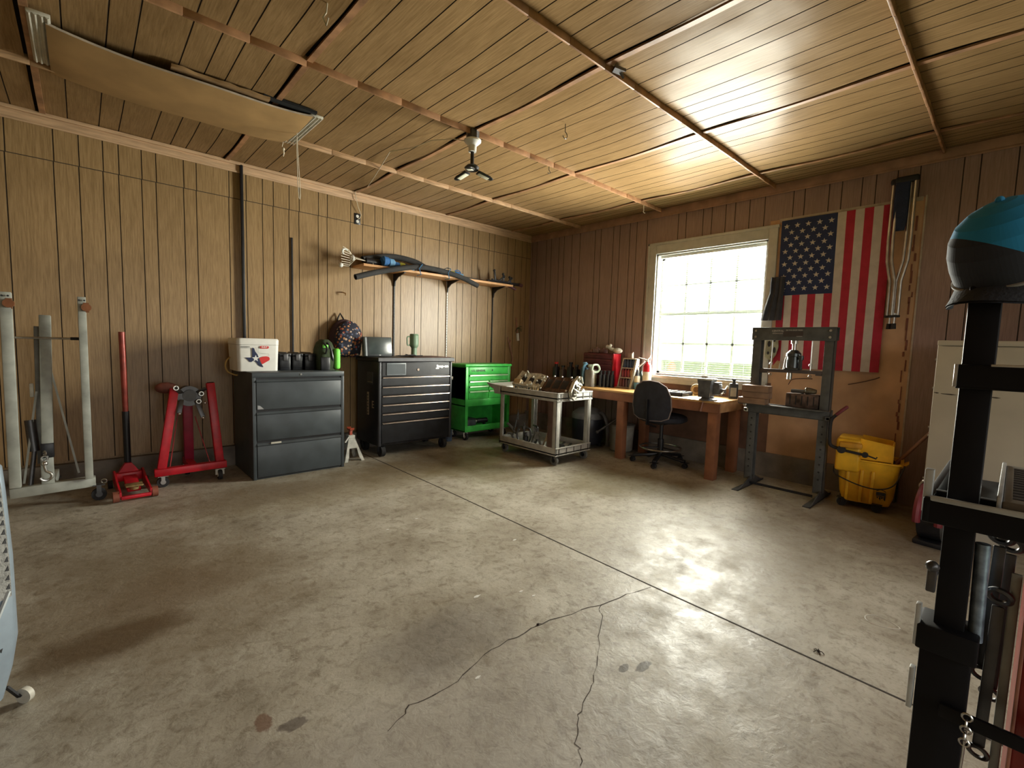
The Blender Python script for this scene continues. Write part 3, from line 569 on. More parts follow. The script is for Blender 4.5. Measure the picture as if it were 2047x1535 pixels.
m = MB(); q = [tilt(*p) for p in tx([(.40, 1.0), (.52, 1.0), (.52, .74), (.66, .70), (.8, .68), (.95, .68), (.97, .55)])]; m.tube([(x, y-.001, z) for x, y, z in q], .0008, 4); m.build('map_outline', mat('print_grey', (.3, .3, .32), .5), t)
m = MB(); [m.box(1.165-.145+.012*k, 1.165-.136+.012*k, YF-.0012, YF, H+z, H+z+.004) for k in range(6) for z in (.208, .218)]; m.build('small_print', TEXTB, t)
m = MB(); m.tube(bez([(.985, 4.86, 1.06), (.955, 4.84, 1.03), (.945, 4.84, .98), (.965, 4.84, .93), (1.02, 4.84, .90), (1.04, 4.83, .90)]), .007, 8); m.build('rope_handle', mat('yellow_rope', (.50, .32, .10), .8), t)
# three black ammo cans
AB = 'small black latched boxes on the file cabinet'
t = T('ammo_can', 'leftmost small black latched box, right beside the white cooler', 'box', (1.41, 4.82, H), 0, AB)
m = MB(); m.box(-.046, .046, -.13, .12, 0, .135, .006); m.box(-.04, .04, -.134, -.126, .02, .11, .004); m.build('body', BLACK, t)
m = MB(); m.box(-.05, .05, -.134, .124, .135, .162, .006); m.box(-.02, .02, -.10, .10, .162, .17, .004); m.build('lid', BLACK, t)
m = MB(); m.box(-.02, .02, -.146, -.132, .09, .155, .004); m.build('latch', DKSTEEL, t)
dup(t, (1.52, 4.82, H), 0, 'middle one of three small black latched boxes'); dup(t, (1.635, 4.82, H), 0, 'rightmost small black latched box, next to the green bag')
# green and black bag
t = T('green_bag', 'dark green tool bag with a bright lime pocket on the file cabinet', 'bag', (1.79, 4.66, H))
DG = mat('olive_fabric', (.035, .055, .022), .85, bump=.3); LIME = mat('lime_plastic', (.22, .85, .10), .5, var=.06)
m = MB(); m.M = Matrix.Translation((1.775, 4.70, H)); loft(m, [(.15, .22, .03, 0), (.165, .24, .04, .08), (.16, .22, .05, .2), (.12, .16, .04, .27), (.06, .1, .02, .30)]); m.build('body', DG, t)
m = MB(); m.M = Matrix.Translation((1.862, 4.62, H)); m.box(-.028, .03, -.055, .055, .01, .215, .024, 4); m.build('lime_pocket', LIME, t)
m = MB(); m.box(1.72, 1.775, 4.585, 4.60, .22+H, .25+H, .004); m.build('lime_badge', LIME, t)
m = MB(); m.tube(bez([(1.825, 4.62, H+.02), (1.815, 4.585, H+.12), (1.80, 4.60, H+.21), (1.78, 4.62, H+.27)]), .012, 8); m.tube(bez([(1.73, 4.60, H+.27), (1.75, 4.56, H+.22), (1.745, 4.58, H+.16)]), .008, 8); m.box(1.70, 1.79, 4.575, 4.60, H+.0, H+.13, .01); m.build('strap', BLACK, t)
# ------------------------------------------------------------------ folded engine crane, floor jack, engine stand
t = T('engine_crane', 'grey folded engine crane with two raised legs and a hanging hook', 'engine crane', (-.19, 4.72, 0))
for x, n in ((-.368, 'leg'), (.005, 'leg')):
    m = MB(); m.m = 0; m.bar((x, 4.555, .18), (x+.004, 4.60, 1.50), .058 if x < 0 else .046, .05, .005)
    m.m = 1
    for a in (-.014, .014): m.cyl((x+a+.004, 4.568, 1.475), (x+a+.004, 4.562, 1.475), .006, n=10)
    m.build(n, [CRANE, BLACK], t)
for x in (-.36, .02):
    m = MB(); m.cyl((x+.012, 4.535, 1.425), (x+.012, 4.57, 1.425), .028, n=18); m.bar((x+.012, 4.575, 1.39), (x+.012, 4.575, 1.46), .03, .006); m.build('caster', mat('rusty_orange', (.24, .09, .035), .6, .2), t)
m = MB(); m.bar((-.40, 4.60, .135), (.04, 4.60, .145), .07, .07, .005); m.build('base_beam', CRANE, t)
m = MB(); m.bar((-.205, 4.62, .45), (-.188, 4.74, 1.36), .062, .055, .006); m.build('mast', CRANE, t)
m = MB(); m.bar((-.25, 4.70, .3), (-.235, 4.78, 1.28), .03, .05, .004); m.build('boom', mat('crane_grey_painted_shade', (.22, .22, .20), .5), t)  # boom is the crane grey with shade put into the colour
m = MB(); m.box(-.245, -.178, 4.58, 4.63, .17, .36, .005); m.bar((-.215, 4.605, .30), (-.208, 4.63, .47), .056, .045); m.build('mast_foot', CRANE, t)
m = MB(); m.box(-.240, -.172, 4.575, 4.64, .36, .46, .004); m.build('collar', BLACK, t)
m = MB(); m.cyl((-.30, 4.62, .17), (-.275, 4.66, .40), .014, n=10); m.cyl((-.275, 4.66, .40), (-.29, 4.69, .62), .03, n=12); m.build('hydraulic_ram', DKSTEEL, t)
m = MB(); m.ring((-.22, 4.565, .395), (1, .4, 0), .017, .006, 14, 6); m.ring((-.222, 4.562, .36), (0, 1, 0), .016, .006, 14, 6)
m.tube([(-.222, 4.56, .345), (-.222, 4.555, .30), (-.215, 4.552, .27)]+arc((-.218, .235), .03, 1.2, -2.9, 10, lambda a, b: (a, 4.55, b)), .009, 8); m.sphere((-.222, 4.56, .325), .018); m.build('chain_hook', STEEL, t)
m = MB(); m.cyl((-.36, 4.64, 1.20), (.02, 4.64, 1.20), .008, n=8); m.m = 1; m.cyl((-.06, 4.64, 1.20), (0, 4.64, 1.20), .011, n=8); m.build('cross_rod', [STEEL, BLACK], t)
for a, b in (((-.20, 4.70, 1.15), (-.05, 4.60, .22)), ((-.25, 4.70, .82), (-.33, 4.60, .19))): m = MB(); m.bar(a, b, .012, .004); m.build('brace', CRANE, t)
m = MB(); m.box(-.285, -.262, 4.69, 4.71, .78, .88, .008); m.build('grip_tab', CREAM, t)
caster(t, .055, 4.585, .045, RUBBER, DKSTEEL, 'x', .12); caster(t, -.19, 5.0, .045, RUBBER, DKSTEEL, 'x', .12)
m = MB(); m.bar((-.2, 4.62, .15), (-.19, 5.02, .15), .05, .06, .005); m.build('base_leg', CRANE, t)
m = MB(); m.ring((.085, 4.555, .145), (.2, 1, .2), .016, .004, 14, 5); m.build('eye_bolt', STEEL, t)

t = T('floor_jack', 'red trolley floor jack with its tall handle upright', 'floor jack', (.25, 4.68, 0), 0.04)
for sx in (-.09, .09):
    m = MB(); m.prism([(-.27, .03), (-.27, .075), (-.05, .105), (.15, .15), (.22, .13), (.25, .05), (.1, .035)], 'x', sx-.006, sx+.006); m.build('side_plate', RED, t)
m = MB(); m.box(-.09, .09, -.28, -.255, .02, .045, .005); m.build('front_bar', RED, t)
m = MB(); m.box(-.085, .085, .12, .20, .06, .13, .01); m.prism([(-.07, .12), (.07, .12), (.02, .20), (-.02, .20)], 'y', .15, .20); m.build('handle_socket', RED, t)
m = MB(); m.bar((0, .1, .10), (0, -.16, .055), .085, .03, .006); m.build('lift_arm', RED, t)
m = MB(); m.box(-.055, .055, -.20, -.11, .085, .10, .01); m.cyl((0, -.155, .06), (0, -.155, .09), .03); m.build('saddle', mat('brass_plate', (.36, .25, .10), .5, .4, var=.3, scale=20), t)
for x in (-.115, .115):
    m = MB(); m.cyl((x-.018, -.24, .04), (x+.018, -.24, .04), .04, n=18); m.build('front_wheel', mat('worn_wheel', (.30, .10, .06), .6, .3), t)
    m = MB(); m.cyl((x-.014, .2, .032), (x+.014, .2, .032), .032, n=18); m.build('rear_wheel', RUBBER, t)
m = MB(); m.cyl((0, .20, .15), (-.002, .19, .62), .023, .024, n=14); m.build('handle_sleeve', BLACK, t)
m = MB(); m.cyl((-.002, .19, .60), (-.008, .175, 1.26), .019, .021, n=14); m.build('handle', mat('faded_red_tube', (.30, .05, .035), .3, .2, var=.2), t)

t = T('engine_stand', 'bright red wheeled engine stand with a bolted mounting head', 'engine stand', (.66, 4.75, 0))
m = MB(); m.bar((.395, 4.68, .125), (.90, 4.66, .135), .07, .06, .005); m.build('front_beam', RED, t)
m = MB(); m.bar((.66, 4.68, .13), (.66, 5.02, .13), .06, .06, .005); m.build('base_tube', RED, t)
m = MB(); m.bar((.445, 4.69, .15), (.555, 4.76, .80), .062, .055, .005); m.build('side_post', RED, t)
m = MB(); m.bar((.855, 4.69, .15), (.81, 4.76, .84), .062, .055, .005); m.m = 1; m.bar((.8103, 4.759, .838), (.8101, 4.7605, .842), .05, .042); m.build('side_post', [RED, BLACK], t)
m = MB(); m.bar((.665, 4.93, .14), (.655, 4.86, .78), .07, .06, .006); m.build('mast', mat('red_painted_shade', (.30, .01, .04), .5), t)  # mast is the same red, darkened to paint in its shade
m = MB(); m.cyl((.655, 4.72, .74), (.655, 4.92, .76), .05, n=20); m.cyl((.655, 4.73, .735), (.655, 4.75, .735), .085, n=24); m.build('mounting_head', DKSTEEL, t)
for a, b in (((.60, 4.735, .76), (.55, 4.70, .82)), ((.71, 4.735, .76), (.77, 4.70, .80)), ((.60, 4.735, .71), (.575, 4.70, .60)), ((.70, 4.735, .70), (.745, 4.70, .55))):
    m = MB(); m.bar(a, b, .035, .010, .003); m.build('mounting_arm', DKSTEEL, t)
for x, z in ((.56, .81), (.735, .755), (.715, .69)): m = MB(); m.ring((x, 4.70, z), (0, 1, 0), .016, .006, 18, 6); m.build('collar_ring', STEEL, t)
for x, z in ((.578, .595), (.745, .548), (.76, .675)): m = MB(); m.sphere((x, 4.70, z), .012, n=10, k=6); m.build('bolt', STEEL, t)
m = MB(); m.sphere((.51, 4.86, .80), .06, (1.3, .6, .8)); m.build('handle_hub', mat('rust_brown', (.20, .06, .04), .7, .2, var=.3), t)
for a, b in (((.59, 4.80, .66), (.50, 4.68, .16)), ((.70, 4.80, .55), (.78, 4.68, .16))): m = MB(); m.cyl(a, b, .004, n=6); m.build('tie_wire', OLDRED, t)
caster(t, .45, 4.68, .042, RUBBER, STEEL, 'x', .095); caster(t, .85, 4.66, .042, RUBBER, CREAM, 'y', .10); caster(t, .66, 5.0, .04, RUBBER, STEEL, 'y', .10)

# ------------------------------------------------------------------ black roll cab, monitor, tumbler
t = T('black_tool_chest', 'large black rolling tool chest with seven chrome-edged drawers', 'tool chest', (2.74, 4.80, 0))
X0, X1, Y0, Y1 = 2.28, 3.22, 4.54, 5.05
m = MB(); m.box(X0, X1, Y0+.01, Y1, .125, 1.03, .006); m.m = 1; m.box(X0, X0+.035, Y0-.006, Y0+.02, .12, 1.03, .012, 3); m.box(X1-.035, X1, Y0-.006, Y0+.02, .12, 1.03, .012, 3); m.build('body', [BLACK, mat('post_charcoal', (.045, .047, .055), .35)], t)
m = MB(); m.box(X0-.02, X1+.012, Y0-.03, Y1+.01, 1.03, 1.075, .008); m.m = 1; m.box(X0-.015, X1+.008, Y0-.034, Y0-.028, 1.035, 1.07); m.build('worktop', [BLACK, mat('edge_grey', (.10, .10, .11), .5)], t)
m = MB(); m.box(X0+.42, X1-.02, Y0+.0, Y1-.1, 1.075, 1.082, .002); m.build('top_mat', mat('maroon_mat', (.10, .045, .03), .7, var=.3), t)
BR = mat('bronze_trim', (.62, .50, .42), .22, .9)
zs = [(.905, .872, 1), (.79, .75, 1), (.70, .662, 1), (.61, .572, 1), (.515, .478, 1), (.42, .38, 1)]
tops = [1.02, .868, .765, .668, .571, .474, .377]; bots = [.875, .772, .675, .578, .481, .384, .15]
for i, (a, b) in enumerate(zip(tops, bots)):
    m = MB(); m.m = 0; m.box(X0+.04, X1-.04, Y0-.004, Y0+.015, b, a, .003); m.m = 1
    if i: m.prism([(Y0-.004, a), (Y0-.018, a-.006), (Y0-.02, a-.014), (Y0-.004, a-.018)], 'x', X0+.045, X1-.045)
    m.build('drawer', [BLACK, BR], t, angle=20)
m = MB(); m.box(2.37, 2.60, Y0-.012, Y0-.004, .885, 1.015, .003); m.m = 1; m.box(2.378, 2.592, Y0-.0135, Y0-.011, .895, 1.005); m.build('sign_holder', [mat('frame_grey', (.22, .25, .27), .4), FILEGREY], t)
m = MB(); m.cyl((2.755, Y0-.004, .94), (2.755, Y0-.010, .94), .014, n=18); m.build('lock', BR, t)
text('Snap-on', .042, STEEL, t, face_my(3.08, Y0-.0055, .975), bold=.0012, sx=1.2)
m = MB(); m.box(2.99, 3.03, Y0-.006, Y0-.004, .945, .957); m.build('badge', STEEL, t)
t2 = mat('sticker_bone', (.42, .30, .20), .6)
m = MB(); m.box(X0-.003, X0, 4.66, 4.80, .78, .91, .001); m.m = 1; m.box(X0-.004, X0-.002, 4.67, 4.79, .80, .806); m.build('side_sticker', [mat('sticker_dark', (.05, .045, .05), .5), t2], t)
m = MB(); m.box(X0-.003, X0, 4.76, 4.80, .44, .69); m.m = 1
random.seed(9)
for k in range(7): z = .46+k*.032; m.box(X0-.004, X0-.002, 4.765, 4.795-.01*(k % 2), z, z+.012)
m.build('side_sticker', [t2, BLACK], t)
text('E', .11, t2, t, face_mx(X0-.003, 4.66, .56), bold=.001)
for x, y in ((X0+.07, Y0+.06), (X1-.08, Y0+.06)): caster(t, x, y, .058, RUBBER, BLACK, 'y', .13, wdt=.045)
for x, y in ((X0+.07, Y1-.06), (X1-.08, Y1-.06)): caster(t, x, y, .058, RUBBER, BLACK, 'y', .13, wdt=.045)
m = MB(); m.tube([(X1+.012, 4.6, .95), (X1+.03, 4.6, .95), (X1+.03, 4.95, .95), (X1+.012, 4.95, .95)], .009, 8); m.m = 1; m.cyl((X1+.004, 4.56, .83), (X1+.02, 4.55, .83), .02, n=14); m.build('side_handle', [BLACK, CREAM], t)
t = T('monitor', 'small dark flat screen leaning on the black tool chest', 'monitor', (2.42, 4.85, 1.075), 0)
m = MB(); m.M = Matrix.Rotation(-.13, 4, 'X'); m.box(-.165, .18, -.02, .012, .0, .215, .008); m.build('casing', mat('charcoal_plastic', (.05, .055, .06), .4), t)
m = MB(); m.M = Matrix.Rotation(-.13, 4, 'X'); m.box(-.105, .172, -.0225, -.019, .018, .206, .001); m.m = 1; m.box(.015, .035, -.0235, -.021, .008, .014); m.build('screen', [mat('dull_screen', (.055, .07, .07), .25), STEEL], t)
m = MB(); m.M = Matrix.Rotation(-.13, 4, 'X'); m.cyl((-.145, -.018, .0), (-.145, -.018, .205), .022, n=14); m.build('side_tube', mat('tube_grey', (.13, .15, .16), .35), t)
m = MB(); m.tube(bez([(2.60, 4.72, 1.087), (2.68, 4.70, 1.088), (2.72, 4.74, 1.10), (2.76, 4.70, 1.088), (2.90, 4.68, 1.09)]), .006, 6); m.tube(bez([(2.62, 4.66, 1.087), (2.75, 4.64, 1.10), (2.82, 4.68, 1.087)]), .006, 6); one(m, 'black_cable', RUBBER, 'black cable lying in a heap in front of the tumbler', 'cable', (2.75, 4.69, 1.082))
t = T('tumbler', 'sage green travel tumbler with a side handle on the tool chest', 'tumbler', (2.845, 4.78, 1.082), 0)
SAGE = mat('sage_green_coat', (.20, .30, .20), .45, var=.05)
m = MB(); m.lathe([(.028, 0), (.033, .005), (.033, .095), (.048, .115), (.051, .13), (.051, .235), (.048, .24)], (0, 0, 0), 24); m.build('cup', SAGE, t)
m = MB(); m.lathe([(.05, .24), (.052, .244), (.045, .256), (.04, .258)], (0, 0, 0), 24); m.build('lid', SAGE, t)
m = MB(); m.tube([(-.045, 0, .225), (-.085, 0, .222), (-.092, 0, .21), (-.09, 0, .135), (-.083, 0, .125), (-.045, 0, .128)], .008, 8); m.build('handle', SAGE, t)
# jack stand on the floor
def jackstand(mt, top_m, label, loc, rz, s=1, group=None):
    t = T('jack_stand', label, 'jack stand', loc, rz, group)
    m = MB(); m.M = Matrix.Scale(s, 4)
    for a in (0, PI/2):
        for sg in (-1, 1):
            old = m.M; m.M = m.M @ Matrix.Rotation(a, 4, 'Z')
            m.prism([(-.10, 0), (-.075, 0), (-.045, .065), (.045, .065), (.075, 0), (.10, 0), (.035, .21), (-.035, .21)], 'y', sg*.085 if 0 else sg*.034-.003, sg*.034+.003) if 0 else m.add(
                [(-.10, sg*.10, 0), (-.07, sg*.10, 0), (-.05, sg*.083, .045), (.05, sg*.083, .045), (.07, sg*.10, 0), (.10, sg*.10, 0), (.032, sg*.03, .22), (-.032, sg*.03, .22), (-.038, sg*.06, .125), (.038, sg*.06, .125)],
                [(0, 1, 2, 8), (0, 8, 7), (8, 9, 6, 7), (9, 3, 4, 5), (9, 5, 6), ]); m.M = old
    m.box(-.033, .033, -.033, .033, .215, .25, .004); m.box(-.10, .10, -.103, -.098, .03, .045) if 0 else None
    m.build('base', mt, t, smooth=False)
    m = MB(); m.M = Matrix.Scale(s, 4); m.box(-.014, .014, -.014, .014, .22, .30, .003); m.prism([(-.035, .30), (.035, .30), (.045, .325), (.02, .312), (-.02, .312), (-.045, .325)], 'x', -.02, .02); m.build('saddle', top_m, t)
    m = MB(); m.M = Matrix.Scale(s, 4); m.bar((-.035, -.04, .235), (-.08, -.06, .19), .012); m.build('latch_handle', mt, t)
    return t
jackstand(mat('chipped_white_paint', (.62, .62, .56), .5, var=.2), mat('orange_red_paint', (.45, .08, .04), .5), 'white jack stand with a red saddle between cabinet and tool chest', (2.03, 4.66, 0), .0, 1.05)

# ------------------------------------------------------------------ green service cart
t = T('green_tool_cart', 'bright green rolling tool cart with drawers and an open shelf', 'tool cart', (3.94, 4.9, 0))
X0, X1, Y0, Y1 = 3.56, 4.32, 4.72, 5.08
m = MB(); m.box(X0, X0+.012, Y0, Y1, .11, .955, .003); m.box(X1-.012, X1, Y0, Y1, .11, .955, .003); m.box(X0, X1, Y1-.012, Y1, .11, .955); m.box(X0, X1, Y0+.004, Y1, .11, .125)
m.box(X0, X0+.045, Y0-.002, Y0+.012, .11, .95, .003); m.box(X1-.045, X1, Y0-.002, Y0+.012, .11, .95, .003); m.box(X0, X1, Y0-.003, Y0+.012, .11, .19, .003); m.box(X0, X1, Y0-.003, Y0+.012, .445, .53, .003); m.box(X0, X1, Y0+.004, Y1, .44, .455); m.box(X0, X1, Y0+.006, Y1-.02, .53, .94)
m.build('body', GREEN, t)
m = MB(); m.box(X0-.02, X1+.012, Y0-.02, Y1+.005, .95, .985, .01); m.build('lid', GREEN, t)
m = MB(); m.box(X0+.045, X1-.045, Y0-.006, Y0+.008, .855, .945, .003); m.build('lid_front', GREEN, t)
def gdr(x0, x1, z0, z1):
    m = MB(); m.box(x0, x1, Y0-.006, Y0+.008, z0, z1, .003); m.m = 1; m.prism([(Y0-.006, z1), (Y0-.02, z1-.005), (Y0-.022, z1-.018), (Y0-.006, z1-.022)], 'x', x0+.008, x1-.008); m.build('drawer', [GREEN, mat('pale_green_trim', (.42, .66, .38), .3, .4)], t, angle=20)
gdr(X0+.05, X1-.05, .775, .85)
for a, b in ((.71, .77), (.645, .705), (.535, .64)): gdr(X0+.05, X0+.37, a, b); gdr(X0+.38, X1-.05, a, b)
text('U.S. GENERAL', .034, TEXTB, t, face_my(3.76, Y0-.0065, .90), bold=.0012, sx=1.1)
m = MB(); m.cyl((3.99, Y0-.006, .905), (3.99, Y0-.012, .905), .009, n=12); m.build('lock', BLACK, t)
for x, y in ((X0+.05, Y0+.05), (X1-.06, Y0+.05), (X0+.05, Y1-.05), (X1-.06, Y1-.05)): caster(t, x, y, .045, RUBBER, CREAM, 'y', .112)
t = T('storage_box', 'dark grey box on the open lower shelf of the green cart', 'box', (3.72, 4.86, .125), 0)
m = MB(); m.box(-.07, .07, -.08, .08, 0, .13, .01); m.build('body', mat('blue_grey_plastic', (.06, .075, .085), .5), t)
m = MB(); m.box(-.073, .073, -.083, .083, .13, .145, .005); m.m = 1; m.box(-.03, .03, -.086, -.082, .05, .06); m.build('lid', [BLACK, STEEL], t)
t = T('power_drill', 'dark power tool with a steel trim on the green cart shelf', 'power tool', (3.95, 4.86, .125), 0)
m = MB(); m.cyl((-.10, 0, .09), (.08, 0, .09), .035, n=14); m.build('motor', BLACK, t)
m = MB(); m.bar((.03, 0, .09), (.05, 0, .01), .035, .035, .008); m.box(-.0, .09, -.03, .03, 0, .02, .005); m.build('grip', BLACK, t)
m = MB(); m.cyl((-.13, 0, .09), (-.10, 0, .09), .016, .024, n=12); m.build('chuck', STEEL, t)
m = MB(); m.cyl((3.34+.01, 4.93, .0), (3.35, 4.93, .0), .001) if 0 else None
t = T('blue_can', 'small blue can on the floor between black chest and green cart', 'can', (3.40, 4.86, 0), 0)
m = MB(); m.lathe([(.05, 0), (.052, .006), (.052, .14), (.045, .15)], n=18); m.build('body', mat('dusty_blue', (.06, .09, .15), .5, var=.3), t)
m = MB(); m.lathe([(.03, .15), (.03, .17), (.026, .172)], n=16); m.build('lid', CREAM, t)
# ------------------------------------------------------------------ grey utility cart with engine parts
t = T('utility_cart', 'grey plastic two-shelf utility cart carrying engine parts', 'utility cart', (3.85, 3.62, 0))
X0, X1, Y0, Y1 = 3.565, 4.145, 3.17, 4.06
def shelf(zt, zb, name, fl):
    m = MB(); m.box(X0, X1, Y0, Y1, fl, fl+.012); w = .022
    m.box(X0, X0+w, Y0, Y1, zb, zt, .005); m.box(X1-w, X1, Y0, Y1, zb, zt, .005); m.box(X0, X1, Y0, Y0+.008, zb+.008, zt-.01); m.box(X0, X1, Y0-.006, Y0+.018, zt-.012, zt, .004); m.box(X0, X1, Y0-.004, Y0+.016, zb, zb+.012, .003); m.box(X0, X1, Y1-w, Y1, zb, zt, .005)
    m.m = 1
    for k in range(5): x = X0+.05+k*.12; m.box(x, x+.012, Y0-.003, Y0+.002, zb+.012, zt-.012)
    return m
m = shelf(.765, .672, 'top', .70); m.m = 0
m.prism([(Y1-.005, .765), (Y1+.24, .79), (Y1+.245, .775), (Y1+.12, .72), (Y1+.10, .672), (Y1-.005, .672)], 'x', X0, X0+.03); m.prism([(Y1-.005, .765), (Y1+.24, .79), (Y1+.245, .775), (Y1+.12, .72), (Y1+.10, .672), (Y1-.005, .672)], 'x', X1-.03, X1)
m.prism([(Y1-.01, .757), (Y1+.24, .783), (Y1+.24, .77), (Y1-.01, .74)], 'x', X0+.02, X1-.02); m.build('top_shelf', [CARTG, CARTD], t)
m = shelf(.188, .10, 'low', .115); m.build('lower_shelf', [CARTG, CARTD], t)
for x, y in ((X0+.004, Y0+.006), (X1-.062, Y0+.006), (X0+.004, Y1-.055), (X1-.062, Y1-.055)):
    m = MB(); m.box(x, x+.008, y, y+.05, .15, .72, .002); m.box(x, x+.058, (y if y < 3.5 else y+.042), (y+.008 if y < 3.5 else y+.05), .15, .72, .002) if x < 3.8 else (m.box(x+.05, x+.058, y, y+.05, .15, .72, .002), m.box(x+.02, x+.058, (y if y < 3.5 else y+.042), (y+.008 if y < 3.5 else y+.05), .15, .72, .002)); m.build('leg', CARTG, t)
m = MB(); m.box(X0+.006, X0+.012, Y0+.05, Y0+.13, .12, .72, .002); m.build('side_panel', mat('cart_side_shade', (.12, .07, .055), .6), t)  # brown paints the shade on the grey cart's long side
m = MB(); m.box(X1-.03, X1-.022, 3.60, 3.72, .15, .70); m.box(X1-.05, X1-.02, 3.59, 3.605, .15, .70, .003); m.box(X1-.05, X1-.02, 3.715, 3.73, .15, .70, .003)
for k in range(4): z = .25+k*.12; m.box(X1-.045, X1-.022, 3.60, 3.72, z, z+.006)
m.build('back_support', CARTG, t)
text('CART', .02, CREAM, t, face_mx(X0-.001, 3.78, .715), bold=.001)
for x, y in ((X0+.045, Y0+.05), (X1-.05, Y0+.05), (X0+.045, Y1-.06), (X1-.05, Y1-.06)): caster(t, x, y, .048, mat('grey_tyre', (.16, .16, .15), .6), BLACK, 'y', .105, wdt=.028)
# cylinder head: chunky casting with ports, bosses and studs
random.seed(5)
t = T('cylinder_head', 'bright aluminium cylinder head with open ports on the cart top', 'engine part', (3.78, 3.74, .712), .15)
m = MB(); m.M = Matrix.Translation((0, .02, .115)) @ Matrix.Rotation(-.75, 4, 'Y') @ Matrix.Rotation(.12, 4, 'X')
m.prism([(-.11, -.19), (.09, -.20), (.12, -.08), (.10, .10), (.12, .18), (-.06, .20), (-.12, .12), (-.10, -.02)], 'z', -.035, .035)
for a, b, c, r in ((-.07, -.13, .055, .03), (-.06, -.02, .06, .034), (-.07, .1, .055, .03), (.06, .12, .05, .026), (.07, -.12, .045, .03), (.05, 0, .05, .022)): m.cyl((a, b, .02), (a, b, c), r, r*.85, 12)
for k in range(9): a = random.uniform(-.11, .11); b = random.uniform(-.18, .18); m.cyl((a, b, .02), (a, b, random.uniform(.05, .075)), .009, n=8)
m.prism([(-.12, -.18), (-.10, -.18), (-.10, .18), (-.12, .18)], 'z', -.02, .065)
m.build('casting', ALU, t)
m = MB(); m.M = Matrix.Translation((0, .02, .115)) @ Matrix.Rotation(-.75, 4, 'Y') @ Matrix.Rotation(.12, 4, 'X')
for b in (-.11, -.01, .09): m.prism([(-.045, b-.035), (.035, b-.03), (.03, b+.03), (-.04, b+.03)], 'z', .028, .0365)
for b in (-.12, -.03, .06, .14): m.box(-.123, -.119, b-.02, b+.025, -.012, .022)
m.build('ports', BLACK, t)
m = MB()
for k in range(12): a = -.13-.02*random.random(); b = -.17+.03*k; m.cyl((a, b, random.uniform(.0, .05)), (a+.03, b+.01, random.uniform(.05, .09)), random.uniform(.006, .014), n=8)
m.build('studs', mat('polished_alu', (.8, .78, .66), .25, .8), t)
m = MB(); m.M = Matrix.Translation((-.07, .14, .10)) @ Matrix.Rotation(.5, 4, 'Y'); m.prism([(-.05, -.04), (.05, -.05), (.06, .03), (.02, .06), (-.05, .05)], 'z', -.03, .03); m.build('port_flange', mat('tan_alloy', (.50, .38, .22), .5, .4, var=.2), t)
t = T('engine_block', 'oily brown engine half with three open bores and a bright end plate', 'engine part', (3.80, 3.33, .712), .1)
Q = Matrix.Translation((0, 0, .10)) @ Matrix.Rotation(-.85, 4, 'Y')
m = MB(); m.M = Q; m.prism([(-.10, -.17), (.08, -.17), (.10, -.1), (.09, .2), (-.09, .21), (-.11, .1)], 'z', -.05, .04)
for b in (-.12, -.02, .09, .18): m.box(-.10, .08, b-.010, b+.010, .03, .045, .004)
for b in (-.1, .02, .13): m.sphere((-.10, b, -.035), .035, (1, 1.3, .8), 12, 8)
m.build('casting', RUST, t)
m = MB(); m.M = Q
for b in (-.07, .035, .135): m.box(-.06, .05, b-.042, b+.040, .036, .0425, .001)
m.build('bores', BLACK, t)
m = MB(); m.M = Q
for a, b in ((-.09, -.14), (.085, -.12), (.085, .0), (.085, .1), (.07, .2), (-.09, .2)): m.sphere((a, b, .06), .013, n=10, k=6)
m.build('bolts', STEEL, t)
m = MB(); m.M = Q; m.prism([(-.12, -.06), (.11, -.05), (.12, .05), (.02, .075), (-.10, .055), (-.13, .0)], 'y', -.205, -.17)
for k in range(9): a = -.1+.025*k; m.cyl((a, -.205, random.uniform(-.05, .05)), (a+.012, -.225, random.uniform(-.03, .05)), random.uniform(.008, .016), n=8)
m.build('end_plate', ALU, t)
m = MB(); m.M = Q
for a, b in ((-.07, 0), (-.02, .03), (.04, .0), (.08, .02)): m.prism([(a-.016, b-.02), (a+.014, b-.024), (a+.012, b+.02), (a-.01, b+.016)], 'y', -.208, -.2055)
m.build('end_ports', BLACK, t)
m = MB(); m.M = Matrix.Translation((4.06, 3.24, .713)); m.prism([(-.035, 0), (.035, 0), (.028, .05), (0, .075), (-.028, .05)], 'y', -.012, .012); one(m, 'white_gasket_scrap', WHITE, 'small white plastic piece standing at the cart front right corner', 'plastic part', (4.06, 3.24, .713))
m = MB(); m.sphere((4.0, 3.23, .73), .02, n=10, k=6); m.cyl((4.0, 3.23, .715), (4.02, 3.25, .75), .008, n=8); one(m, 'alloy_knob', ALU, 'small bright alloy knob between end plate and white plastic piece', 'engine part', (4.0, 3.23, .713))
m = MB()
for k in range(5): m.tube([(3.66+.03*k, 3.95, .72), (3.68+.03*k, 3.99-.01*k, .74+.012*(k % 3)), (3.70+.025*k, 4.04, .725)], .009, 6)
one(m, 'dark_linkage', DKSTEEL, 'heap of dark rods at the handle end of the cart top', 'engine part', (3.75, 3.98, .712))
m = MB(); m.M = Matrix.Translation((3.78, 3.55, .712)); m.box(-.09, .09, -.05, .05, 0, .035, .012); m.cyl((-.03, 0, .03), (.04, .02, .05), .02); one(m, 'oily_casting', mat('oily_black', (.03, .028, .027), .35, .5, var=.3), 'low oily black casting between the two engine pieces', 'engine part', (3.78, 3.55, .712))
